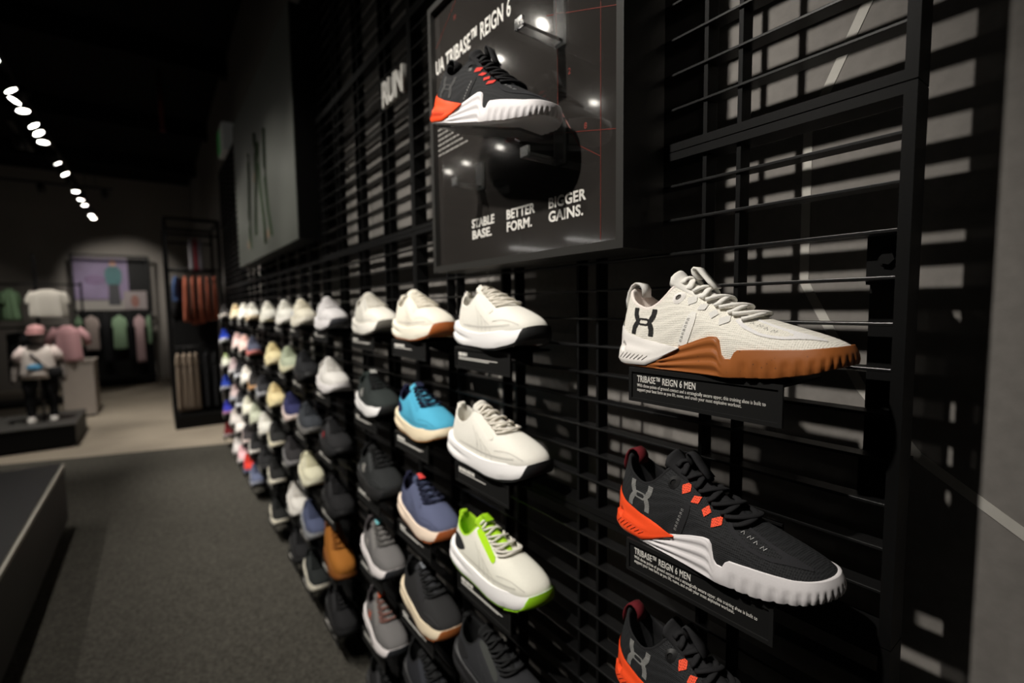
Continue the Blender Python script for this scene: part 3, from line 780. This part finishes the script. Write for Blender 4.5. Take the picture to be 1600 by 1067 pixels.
def acrylic(y, z0, z1, out, label, wd=.012):
    r = thing('acrylic_bracket', label, 'bracket', (PX, y, z0), 0, 'clear acrylic brackets')
    box('back_plate', ACR, r, -.006, -.001, -wd, wd, 0, z1 - z0)
    box('arm', ACR, r, -out, -.006, -wd * .8, wd * .8, 0, .006)
    box('end_stop', ACR, r, -out - .005, -out, -wd * .8, wd * .8, 0, .016)
acrylic(.606, 1.735, 1.808, .075, 'clear acrylic bracket right of the floating shoe')
acrylic(.850, 1.742, 1.796, .060, 'clear acrylic bracket below the floating shoe')
acrylic(.604, 1.925, 2.02, .085, 'clear acrylic bracket at top of framed display')
# floating shoe on its acrylic ledge
FS, FP, FYAW = (.488, .712, 1.808), R(16), R(8)
sh = thing('acrylic_ledge', 'clear acrylic ledge carrying the black shoe on the framed display', 'shelf', FS, R(-90) + FYAW)
sh.rotation_euler = (0, FP, R(-90) + FYAW)
box('ledge_plate', ACR, sh, -.11, .11, -.030, .030, -.005, -.001)
box('support_arm', ACR, sh, -.012, .012, .030, .066, -.005, -.001)
fs = make_shoe('trainer', 'black training shoe with orange heel floating on framed poster', FS, FYAW, dict(black_tr, heel_loop=cloth(28, 28, 30), logo=knit(70, 70, 70, .4), lace_loop=cloth(214, 66, 58)), group='shoes on framed display', scale=.97)
fs.rotation_euler = (0, FP, R(-90) + FYAW)

# RUN letters on the grid
run_m = text_mesh('RUN', .108, .03, .72, .90, .006)
x0, x1 = width_of(run_m)
rn = put('wall_lettering', run_m, INK, None, (GX - .0065, 1.537, 2.148), FACE); rn.scale = (.16 / (x1 - x0), 1, 1)
tag(rn, 'white raised letters reading RUN on the slat grid', 'sign')

# large printed panel further along the wall
LP = thing('graphic_panel', 'large dark grey graphic panel with faint green print hung on slat grid', 'panel', (0, 0, 0))
PAN = mat('graphic_print', (0.085, 0.090, 0.080), 0.35, var=0.35, scale=1.6, spec=0.4)
box('panel_box', BLACK, LP, .556, GX - .0003, 2.36, 4.21, 1.82, 2.86)
box('print_sheet', PAN, LP, .55, .556, 2.36, 4.21, 1.82, 2.86)
GRN = mat('green_print', (0.060, 0.095, 0.050), 0.5, var=0.1, scale=20)
TANP = mat('tan_print', (0.13, 0.09, 0.06), 0.5, var=0.1, scale=20)
for k, (y, z, a) in enumerate(((3.3, 2.26, .25), (3.0, 2.20, -.2), (3.55, 2.2, .1), (3.2, 2.18, -.4))):
    pts = [(.5485, y + .10 * math.sin(3 * u + a * 5) * (1 - u), z - .3 + .6 * u) for u in np.linspace(0, 1, 10)]
    MB().tube(pts, .012, 6, ry=.001).build('leaf_print', GRN, LP)
for y, z in ((3.75, 1.94), (3.05, 1.93), (3.4, 2.32)):
    MB().ellipsoid((.5495, y, z), (.001, .04, .03), 12, 6).build('spot_print', TANP, LP)

# exit sign
EX = thing('exit_sign', 'lit green and white exit sign box high on the shoe wall', 'sign', (.70, 6.05, 3.18))
box('housing', mat('exit_white', (.6, .6, .57), .5, emit=.02, var=.02), EX, -.03, .08, -.20, .20, -.02, .26)
box('green_face', mat('exit_green', (.05, .35, .08), .5, emit=.06, var=.02), EX, -.034, -.030, .02, .20, .0, .24)

# ------------------------------------------------------------------ track lighting
TRK = mat('track_black', (0.004, 0.004, 0.004), .5, var=.1, scale=100)
LENS = mat('lamp_lens', (1.0, .94, .84), .4, emit=26.0)
tr = thing('lighting_track', 'long black ceiling lighting track parallel to the shoe wall', 'lighting track', (TRACK_X, 0, TRACK_Z))
box('rail', TRK, tr, -.018, .018, -2.3, 11.6, 0, .03)
for y in (-2, 0, 2, 4, 6, 8, 10): MB().tube([(0, y, .03), (0, y, 4.25 - TRACK_Z)], .004, 6).build('hanger', TRK, tr)
HEAD = MB().lathe([(.012, .10), (.040, .098), (.045, .09), (.045, -.02), (.041, -.022), (.041, -.012)], 20).mesh('head_body', True)
DISC = MB().lathe([(.001, -.0125), (.039, -.0125), (.039, -.0115), (.001, -.0115)], 20).mesh('lamp_lens', False)
STEM = MB().tube([(0, 0, 0), (0, 0, -.05)], .010, 8).mesh('stem')
def track_head(p, aim, power, label, cone=52, blend=.7, group='track spotlights', zt=TRACK_Z, radius=.03, col=WARM):
    r = thing('track_spotlight', label, 'spotlight', (p[0], p[1], zt), 0, group)
    put('stem', STEM, TRK, r)
    d = (Vector(aim) - Vector((p[0], p[1], zt - .11))).normalized()
    q = (-d).to_track_quat('Z', 'Y')
    b = put('head_body', HEAD, TRK, r, (0, 0, -.10)); b.rotation_mode = 'QUATERNION'; b.rotation_quaternion = q
    put('lamp_lens', DISC, LENS, b)
    if power:
        ld = bpy.data.lights.new('spot_beam', 'SPOT'); ld.energy = power; ld.color = col; ld.spot_size = R(cone); ld.spot_blend = blend; ld.shadow_soft_size = radius
        lo = bpy.data.objects.new('spot_beam', ld); COL.objects.link(lo); lo.parent = r
        lo.location = Vector((0, 0, -.10)) + d * .03; lo.rotation_mode = 'QUATERNION'; lo.rotation_quaternion = q
    return r
near = [(-.55, 1.35), (.62, 1.52), (1.35, 1.35), (2.15, 1.35), (3.0, 1.3), (3.85, 1.25), (4.5, 1.2)]
for i, (y, z) in enumerate(near):
    track_head((TRACK_X, y), (.6, y - .12 if i != 1 else .76, z), SPOT_W * (.10, 1.5, .72, .85, .95, 1, 1)[i], 'black track spotlight above the shoe wall, %s from the camera end' % ord_[i], cone=(40, 48, 52, 62, 64, 64, 64)[i])
for i, (y, x, pw) in enumerate(((.95, -.35, 60), (2.6, -.35, 80), (4.2, -.3, 80))):
    track_head((TRACK_X, y), (x, y - .3, 0), pw, 'black track spotlight aimed at the aisle carpet, %s from the camera end' % ord_[i], cone=80, blend=1.0)
vis = [(4.98, (.6, 5.0, 1.1), 1), (5.20, (-2.5, 4.6, .0), 0), (5.42, (-.2, 4.9, .3), 0), (5.80, (.6, 5.6, 1.1), 1), (6.02, (.7, 5.4, .9), 0), (6.30, (-.6, 5.7, 0), 0), (7.10, (.5, 7.2, 1.0), 1), (7.62, (.6, 7.3, 1), 0),
       (8.22, (0, 9.5, 0), 1), (8.62, (-.4, 8.2, 0), 0), (9.2, (-1.0, 8.9, 0), 0), (9.65, (-.4, 9.3, 0), 0), (10.2, (-.45, 12.98, 1.95), 1), (10.6, (-.4, 10.1, 0), 0), (10.95, (-.4, 10.4, 0), 0)]
for i, (y, aim, on) in enumerate(vis):
    track_head((TRACK_X, y), aim, 190.0 if on else 0, 'glowing track spotlight, %s of those seen from the top left down the ceiling' % ord_[i] if i < 14 else 'glowing track spotlight furthest down the ceiling track', cone=58 if y < 10 else 46, radius=.04)
t2 = thing('lighting_track', 'second ceiling lighting track left of the shoe aisle', 'lighting track', (-.94, 0, 3.2))
box('rail', TRK, t2, -.018, .018, 6.2, 7.2, 0, .03)
for y in (6.3, 7.1): MB().tube([(0, y, .03), (0, y, 1.05)], .004, 6).build('hanger', TRK, t2)
track_head((-.94, 6.65), (-.5, 7.4, .0), 260, 'bright track spotlight alone left of the main row', cone=70)
t3 = thing('lighting_track', 'black lighting track across the shop before the back wall', 'lighting track', (-3.0, 9.7, 3.35))
box('rail', TRK, t3, -3.5, 2.6, -.018, .018, 0, .03)
for x in (-3, 0, 2.4): MB().tube([(x, 0, .03), (x, 0, .9)], .004, 6).build('hanger', TRK, t3)
back = [(-2.6, (-2.6, 12.9, 1.2), 20), (-1.9, (-1.40, 10.84, 1.45), 120), (-1.2, (-1.25, 12.9, 1.0), 40), (-.5, (-.55, 12.9, 1.3), 90)]
for i, (x, aim, pw) in enumerate(back):
    track_head((x, 9.7), aim, pw, 'dark track spotlight aimed at the back wall, %s from the left' % ord_[i], cone=(44, 30, 40, 40)[i], zt=3.35, radius=.04, group='back wall spotlights')
# linear pendants over the far side of the shop, mirrored in the glossy poster
TUBE = mat('linear_tube', (1.0, .97, .92), .5, emit=9.0)
for i, (y, x0, x1) in enumerate(((9.95, -8.2, -6.3), (7.95, -8.2, -6.4))):
    lt = thing('linear_pendant', 'long white linear pendant lamp over the far left shop floor, %s one' % ('farther' if i == 0 else 'nearer'), 'lamp', (0, y, 3.0), 0, 'linear pendants')
    box('housing', TRK, lt, x0, x1, -.035, .035, 0, .06)
    box('diffuser', TUBE, lt, x0 + .01, x1 - .01, -.03, .03, -.02, 0)
    for x in (x0 + .2, x1 - .2): MB().tube([(x, 0, .06), (x, 0, 1.25)], .003, 6).build('cable', TRK, lt)
t4 = thing('lighting_track', 'third ceiling lighting track over the middle of the shop', 'lighting track', (-1.75, 0, TRACK_Z))
box('rail', TRK, t4, -.018, .018, -1.0, 8.0, 0, .03)
for y in (0, 3, 6): MB().tube([(0, y, .03), (0, y, 1.05)], .004, 6).build('hanger', TRK, t4)
for i, y in enumerate((2.71, 3.09, 3.99, 4.64, 5.04)):
    track_head((-1.75, y), (-.9, y - .1, .4), 26, 'track spotlight over the bench mirrored in the glossy poster, %s from the camera' % ord_[i], cone=70, blend=1.0)

# ------------------------------------------------------------------ bench in the aisle
bn = thing('display_bench', 'low black display bench with pale edge band on carpet', 'bench', (-.55, 1.2, 0.006))
BTOP = mat('bench_top', (0.014, 0.014, 0.015), .45, bump=.05, scale=200, var=.1)
BEDGE = mat('bench_edge', (0.40, 0.38, 0.33), .5, var=.06, scale=60)
BSIDE = mat('bench_side', (0.035, 0.034, 0.032), .6, bump=.05, scale=120, var=.1)
box('plinth', BLACK, bn, -1.15, -.03, .03, 3.17, 0, .07)
box('body', BSIDE, bn, -1.2, 0, 0, 3.2, .07, .435)
box('edge_band', BEDGE, bn, -1.205, .004, -.004, 3.204, .435, .455)
box('top', BTOP, bn, -1.2, -.010, .010, 3.19, .455, .466)

# ------------------------------------------------------------------ garments
def garment(mb, w, h, t, z1, ripple=.012, folds=7, flare=.12, seed=0, sq=.62, sleeve=None):
    """hanging cloth: rings from hem to shoulder line"""
    n = 40; rs = []
    for i in range(13):
        u = i / 12
        ww = w / 2 * (1 + flare * (1 - u)) if u < .86 else w / 2 * (1 - .75 * ((u - .86) / .14) ** 1.4)
        tt = t / 2 * (1 + .5 * (1 - u)) * (1 if u < .9 else .7)
        ring = []
        for k in range(n):
            a = 2 * math.pi * k / n; ca, sa = math.cos(a), math.sin(a)
            rr = ripple * (1 - u * .8) * math.sin(folds * a + seed + 1.3 * u)
            ring.append((ww * math.copysign(abs(ca) ** sq, ca) + rr * ca, tt * math.copysign(abs(sa) ** sq, sa) + rr * sa * 1.5, z1 - h * (1 - u) + .006 * math.sin(3 * a + seed) * (1 - u)))
        rs.append(ring)
    return mb.rings(rs)
HANG = mat('hanger_metal', (.15, .15, .15), .35, metal=.9, var=.05)
def hung(x, y, z1, w, h, t, c, label, rotz=0.0, group='hanging garments', kind='shirt', seed=0, hook=.10):
    r = thing('hanging_' + kind, label, 'clothing', (x, y, z1), rotz, group)
    if kind in ('trousers', 'shorts'):
        for sgn in (-1, 1):
            o = garment(MB(), w * .5, h * .86, t, -h * .12, .006, 5, .02, seed + sgn).build('trouser_leg', c, r, True); o.location.x = sgn * w * .25
        garment(MB(), w, h * .2, t, 0, .004, 5, .0, seed).build('waistband', c, r, True)
    else:
        garment(MB(), w, h, t, 0, min(.014, t * .12), 7, .10, seed).build('body', c, r, True)
        for sgn in (-1, 1):
            MB().tube([(sgn * w * .40, 0, -.05), (sgn * w * .50, 0, -.13), (sgn * w * .55, 0, -.22 if kind != 'jacket' else -.34), (sgn * w * .56, 0, -.24 if kind != 'jacket' else -.55)], [t * .36, t * .46, t * .44, t * .42], 10).build('sleeve', c, r, True)
    MB().tube([(0, 0, -.01), (0, 0, hook * .6), (.012, 0, hook * .85), (0, 0, hook), (-.012, 0, hook * .9)], .003, 6).build('hanger_hook', HANG, r)
    return r

# back-wall fixture: poster and rail with pastel garments
FX = thing('wall_fixture', 'black back wall fixture with garment rail below the lilac poster', 'rack', (-.65, 12.55, 0))
for x in (-.58, .60): box('post', BLACK, FX, x - .02, x + .02, -.02, .02, 0, 2.62)
box('back_board', BLACK, FX, -.56, .58, .25, .29, .0, 1.5)
MB().tube([(-.58, 0, 1.50), (.60, 0, 1.50)], .015, 8).build('rail', BLACK, FX, True)
box('top_bar', BLACK, FX, -.58, .60, -.02, .02, 2.58, 2.62)
box('base', BLACK, FX, -.60, .62, -.25, .3, 0, .12)
for x in (-.58, .60): box('side_arm', BLACK, FX, x - .02, x + .02, .02, .29, 1.46, 1.50)
PO = thing('wall_poster', 'lilac poster of a walking figure in teal jacket on back wall', 'poster', (-.65, 12.93, 1.52))
LIL = mat('lilac_print', (.20, .15, .26), .6, var=.3, scale=2.5)
box('print_sheet', LIL, PO, -.60, .26, -.02, .06, .22, 1.06)
box('dark_margin', BLACK, PO, .26, .62, -.021, .06, .0, 1.08)
box('lower_strip', mat('grey_print', (.25, .23, .21), .6, var=.1, scale=3), PO, -.60, .26, -.02, .06, .0, .20)
fig = MB(); fig.ellipsoid((.02, -.022, .96), (.055, .004, .07), 14, 8)
fig.build('figure_head', mat('skin_print', (.42, .22, .16), .6, var=.1), PO, True)
MB().rings([[(.02 + a * .13 * k, y, z) for a, y in ((-1, -.024), (1, -.024), (1, -.021), (-1, -.021))] for k, z in ((.75, .52), (1.0, .62), (1.05, .80), (.5, .90))]).build('figure_jacket', mat('teal_print', (.03, .12, .13), .6, var=.2, scale=8), PO)
MB().rings([[(.02 + a * .09 * k, y, z) for a, y in ((-1, -.024), (1, -.024), (1, -.021), (-1, -.021))] for k, z in ((1.1, .10), (1.0, .3), (.9, .53))]).build('figure_legs', mat('dark_print', (.02, .02, .025), .6, var=.2), PO)
MB().ellipsoid((-.27, -.022, .62), (.16, .003, .10), 14, 8).build('shadow_print', mat('plum_print', (.16, .10, .2), .6, var=.2, scale=5), PO, True)
sm = thing('small_poster', 'small grey and pink poster leaning against the lilac poster', 'poster', (-.30, 12.86, 1.53))
box('print_sheet', mat('pale_print', (.24, .20, .20), .6, var=.2, scale=6), sm, -.18, .20, -.02, .0, 0, .38)
MB().ellipsoid((.0, -.022, .17), (.07, .003, .13), 12, 8).build('figure_print', mat('rust_print', (.22, .09, .07), .6, var=.2), sm, True)
sage, rose, taupe = cloth(126, 150, 122), cloth(178, 150, 152), cloth(160, 146, 140)
for i, (x, c, nm_, h, w_, k_) in enumerate(((-1.19, sage, 'sage green', .62, .10, 'shirt'), (-1.00, taupe, 'taupe', .68, .24, 'shirt'), (-.78, cloth(24, 24, 26), 'black', .95, .14, 'shirt'), (-.57, sage, 'pale green', .68, .24, 'shirt'), (-.405, cloth(24, 24, 26), 'black', .9, .05, 'shirt'), (-.25, rose, 'dusty rose', .98, .17, 'shirt'), (-.09, sage, 'light green', .60, .07, 'shirt'))):
    hung(x, 12.55, 1.41, w_ * .80, h, .05, c, '%s top hanging on back wall rail, %s from the left' % (nm_, ord_[i]), R(8), 'tops on the back wall rail', k_, i, .072)

# left rack with white tee
RK = thing('clothes_rack', 'black floor rack carrying the white tee at far left', 'rack', (-1.62, 10.9, 0))
box('post', BLACK, RK, .06, .10, .13, .17, .05, 2.45)
box('base', BLACK, RK, -.6, .6, -.3, .3, 0, .05)
MB().tube([(-.62, 0, 1.95), (.66, 0, 1.95)], .014, 8).build('rail', BLACK, RK, True)
MB().tube([(-.62, .15, 1.25), (.66, .15, 1.25)], .014, 8).build('rail', BLACK, RK, True)
for x in (-.60, .64): box('post', BLACK, RK, x - .015, x + .015, .135, .165, .05, 2.0); box('cross_arm', BLACK, RK, x - .012, x + .012, -.012, .135, 1.94, 1.965)
hung(-1.38, 10.90, 1.87, .42, .46, .12, cloth(222, 216, 206), 'white short sleeved tee hanging facing front on far left rack', 0, 'clothes on the far left rack', 'shirt', 2, .063)
hung(-1.31, 11.05, 1.17, .34, .34, .09, cloth(92, 88, 90), 'grey shorts hanging below the white tee', 0, 'clothes on the far left rack', 'shorts', 3, .063)
hung(-1.83, 10.90, 1.87, .22, .50, .12, cloth(112, 140, 108), 'green tee hanging left of the white tee', R(55), 'clothes on the far left rack', 'shirt', 4, .063)
hung(-2.17, 10.90, 1.87, .30, .95, .09, cloth(22, 22, 24), 'black jacket hanging at the left picture edge', R(20), 'clothes on the far left rack', 'jacket', 5, .063)
hung(-1.78, 11.05, 1.17, .30, .80, .09, cloth(30, 30, 32), 'black trousers hanging behind the mannequin', 0, 'clothes on the far left rack', 'trousers', 6, .063)

# plinth and child mannequin
PLN = thing('mannequin_plinth', 'low black plinth under the child mannequin', 'plinth', (-.765, 7.08, 0))
box('body', BLACK, PLN, -1.9, 0, 0, 1.0, .03, .26)
box('recess', BLACK, PLN, -1.87, -.03, .03, .97, 0, .03)
box('edge', mat('plinth_edge', (.05, .048, .045), .5, var=.05), PLN, -1.905, .005, -.005, 1.005, .25, .262)
MQ = thing('child_mannequin', 'child mannequin in pink cap, white tee and black trousers on plinth', 'mannequin', (-1.06, 7.42, .262))
SKM = mat('mannequin_grey', (.16, .14, .13), .5, var=.05, scale=20)
def ell(cx, cy, z, a, b, n=20): return [(cx + a * math.cos(2 * math.pi * k / n), cy + b * math.sin(2 * math.pi * k / n), z) for k in range(n)]
MB().rings([ell(0, 0, .62, .10, .075), ell(0, 0, .68, .115, .085), ell(0, 0, .78, .12, .08), ell(0, 0, .84, .11, .07), ell(0, 0, .87, .05, .045), ell(0, 0, .90, .036, .036), ell(0, -.005, .925, .055, .062), ell(0, -.008, .97, .075, .086), ell(0, -.004, 1.03, .074, .085), ell(0, 0, 1.075, .045, .05), ell(0, 0, 1.085, .01, .01)]).build('body', SKM, MQ, True)
tee = MB(); rs = [ell(0, 0, z, a * (1 + 0), b) for z, a, b in ((.50, .165, .115), (.56, .160, .112), (.66, .148, .105), (.76, .145, .10), (.83, .14, .085), (.865, .08, .06))]
tee.rings(rs).build('tee', cloth(206, 196, 190), MQ, True)
MB().ellipsoid((-.02, -.112, .63), (.07, .008, .035), 12, 6).build('tee_print', cloth(90, 150, 190), MQ, True)
for sg in (-1, 1):
    MB().tube([(sg * .10, 0, .835), (sg * .148, -.005, .77), (sg * .175, -.01, .69)], [.048, .052, .054], 12).build('tee_sleeve', cloth(206, 190, 186), MQ, True)
    MB().tube([(sg * .155, -.005, .75), (sg * .18, -.01, .66), (sg * .195, -.02, .58), (sg * .20, -.04, .50), (sg * .202, -.05, .45)], [.036, .034, .029, .024, .018], 10).build('arm', SKM, MQ, True)
    MB().tube([(sg * .075, 0, .54), (sg * .085, -.01, .40), (sg * .09, .0, .26), (sg * .092, .01, .10), (sg * .092, .0, .045)], [.078, .068, .052, .042, .040], 12).build('trouser_leg', cloth(24, 24, 26), MQ, True)
    MB().rings([ell(sg * .092, -.02, 0, .038, .080), ell(sg * .092, -.02, .025, .040, .082), ell(sg * .092, -.01, .05, .034, .06), ell(sg * .092, .01, .07, .028, .03)]).build('shoe', cloth(190, 186, 182), MQ, True)
MB().rings([ell(0, -.004, 1.005, .081, .092), ell(0, -.004, 1.05, .078, .088), ell(0, 0, 1.085, .055, .06), ell(0, 0, 1.10, .01, .01)]).build('cap', cloth(170, 128, 128), MQ, True)
MB().rings([[(.075 * math.cos(a), -.08 - .075 * math.sin(a) * k, 1.008 + dz) for a in np.linspace(0, math.pi, 12)] for k, dz in ((.1, 0), (1, -.012), (1, -.006), (.1, .008))]).build('cap_brim', cloth(164, 120, 120), MQ, True)
MB().tube([(-.10, .02, .855), (-.04, -.10, .77), (.05, -.118, .66), (.13, -.09, .55)], .011, 8, ry=.004).build('bag_strap', cloth(18, 18, 20), MQ, True)
MB().rings([ell(.14, -.085, .50, .05, .025), ell(.14, -.09, .53, .062, .032), ell(.14, -.09, .59, .06, .03), ell(.14, -.085, .62, .045, .02)]).build('bag', cloth(22, 22, 24), MQ, True)
MB().tube([(0, .06, .0), (0, .06, .5)], .012, 8).build('stand_rod', HANG, MQ, True)

# pale counter block with a pink garment laid over it
CT = thing('display_block', 'beige display block standing behind the mannequin plinth', 'plinth', (-.90, 9.25, 0))
BE = mat('beige_laminate', (.30, .26, .23), .6, var=.06, scale=8)
box('body', BE, CT, -.17, .17, -.25, .35, .03, .78); box('kick', BLACK, CT, -.15, .15, -.22, .32, 0, .03); box('lid', BE, CT, -.18, .18, -.26, .36, .78, .80)
hung_p = thing('folded_top', 'pink top draped over the beige display block', 'clothing', (-.98, 9.05, .80))
garment(MB(), .26, .50, .10, .32, .014, 6, .1, 3).build('body', cloth(190, 146, 150), hung_p, True); hung_p.location.z = 0.80 + .188
MB().tube([(-.11, 0, .27), (-.19, 0, .16), (-.21, 0, .04)], [.05, .05, .045], 10).build('sleeve', cloth(190, 146, 150), hung_p, True)
MB().tube([(.11, 0, .27), (.19, 0, .16), (.21, 0, .04)], [.05, .05, .045], 10).build('sleeve', cloth(190, 146, 150), hung_p, True)

# tall rack at the end of the shoe wall
EN = thing('tall_clothes_rack', 'tall black frame rack with orange brown jackets past the shoe wall', 'rack', (0.16, 7.25, 0))
for x in (0, .56):
    for y in (0, .95): box('post', BLACK, EN, x - .018, x + .018, y - .018, y + .018, 0, 2.64)
for y in (0, .95):
    box('top_bar', BLACK, EN, .018, .542, y - .018, y + .018, 2.604, 2.64); box('cross_bar', BLACK, EN, .018, .542, y - .012, y + .012, 2.42, 2.45)
for x in (0, .56): box('top_bar', BLACK, EN, x - .018, x + .018, .018, .932, 2.604, 2.64)
box('base', BLACK, EN, -.02, .58, -.02, .97, .0, .16)
for z in (2.02, 1.02):
    MB().tube([(0.0, .22, z), (.56, .22, z)], .013, 8).build('rail', BLACK, EN, True)
    MB().tube([(0.0, .62, z), (.56, .62, z)], .013, 8).build('rail', BLACK, EN, True)
box('back_board', BLACK, EN, .03, .54, .40, .44, .16, 1.35)
rust, rust2 = cloth(150, 82, 62), cloth(130, 70, 52)
for i, (x, c, h) in enumerate(((.345, rust, .58), (.425, rust2, .62), (.505, rust, .60), (.585, rust2, .57), (.665, rust, .56))):
    hung(x, 7.47, 1.93, .18, h, .046, c, 'rust orange jacket on the tall rack, %s from the left' % ord_[i], R(86), 'rust jackets on the tall rack', 'jacket', i, .073)
hung(.25, 7.47, 1.93, .10, .32, .05, cloth(50, 70, 108), 'blue grey top at left end of the tall rack', R(60), 'tops on the tall rack', 'shirt', 7, .073)
hung(.30, 7.87, 1.93, .24, .8, .10, cloth(28, 28, 30), 'black jacket inside the tall rack', R(60), 'tops on the tall rack', 'jacket', 8, .073)
for i, x in enumerate((.215, .28, .345, .41)):
    hung(x, 7.47, .94, .18, .76, .040, cloth(132, 118, 104), 'grey beige trousers on lower rail of tall rack, %s from left' % ord_[i], R(86), 'trousers on the tall rack', 'trousers', i, .064)
for i, x in enumerate((.52, .62)):
    hung(x, 7.47, .94, .18, .76, .040, cloth(22, 22, 24), 'black trousers on lower rail of tall rack, %s one' % ('left' if i == 0 else 'right'), R(86), 'trousers on the tall rack', 'trousers', i + 4, .064)
FL = thing('hanging_pennant', 'thin grey and plum fabric banners hung inside the tall rack', 'banner', (.47, 7.35, 2.42))
for x, c in ((-.05, cloth(120, 116, 120)), (.0, cloth(112, 40, 48)), (.05, cloth(120, 116, 124))):
    garment(MB(), .045, .42, .012, 0, .003, 4, .05, 1).build('strip', c, FL, True).location.x = x

# red sprinkler drop pipe
RP = thing('sprinkler_pipe', 'dark red sprinkler pipe dropping from the black ceiling', 'pipe', (.20, 7.0, 3.58))
REDM = mat('red_pipe_paint', (.16, .012, .012), .5, var=.1, scale=40)
MB().tube([(0, 0, .04), (0, 0, .67)], .022, 12).build('pipe', REDM, RP, True)
MB().lathe([(.03, .0), (.034, .015), (.02, .05), (.02, .06)], 12).build('sprinkler_cap', REDM, RP, True)
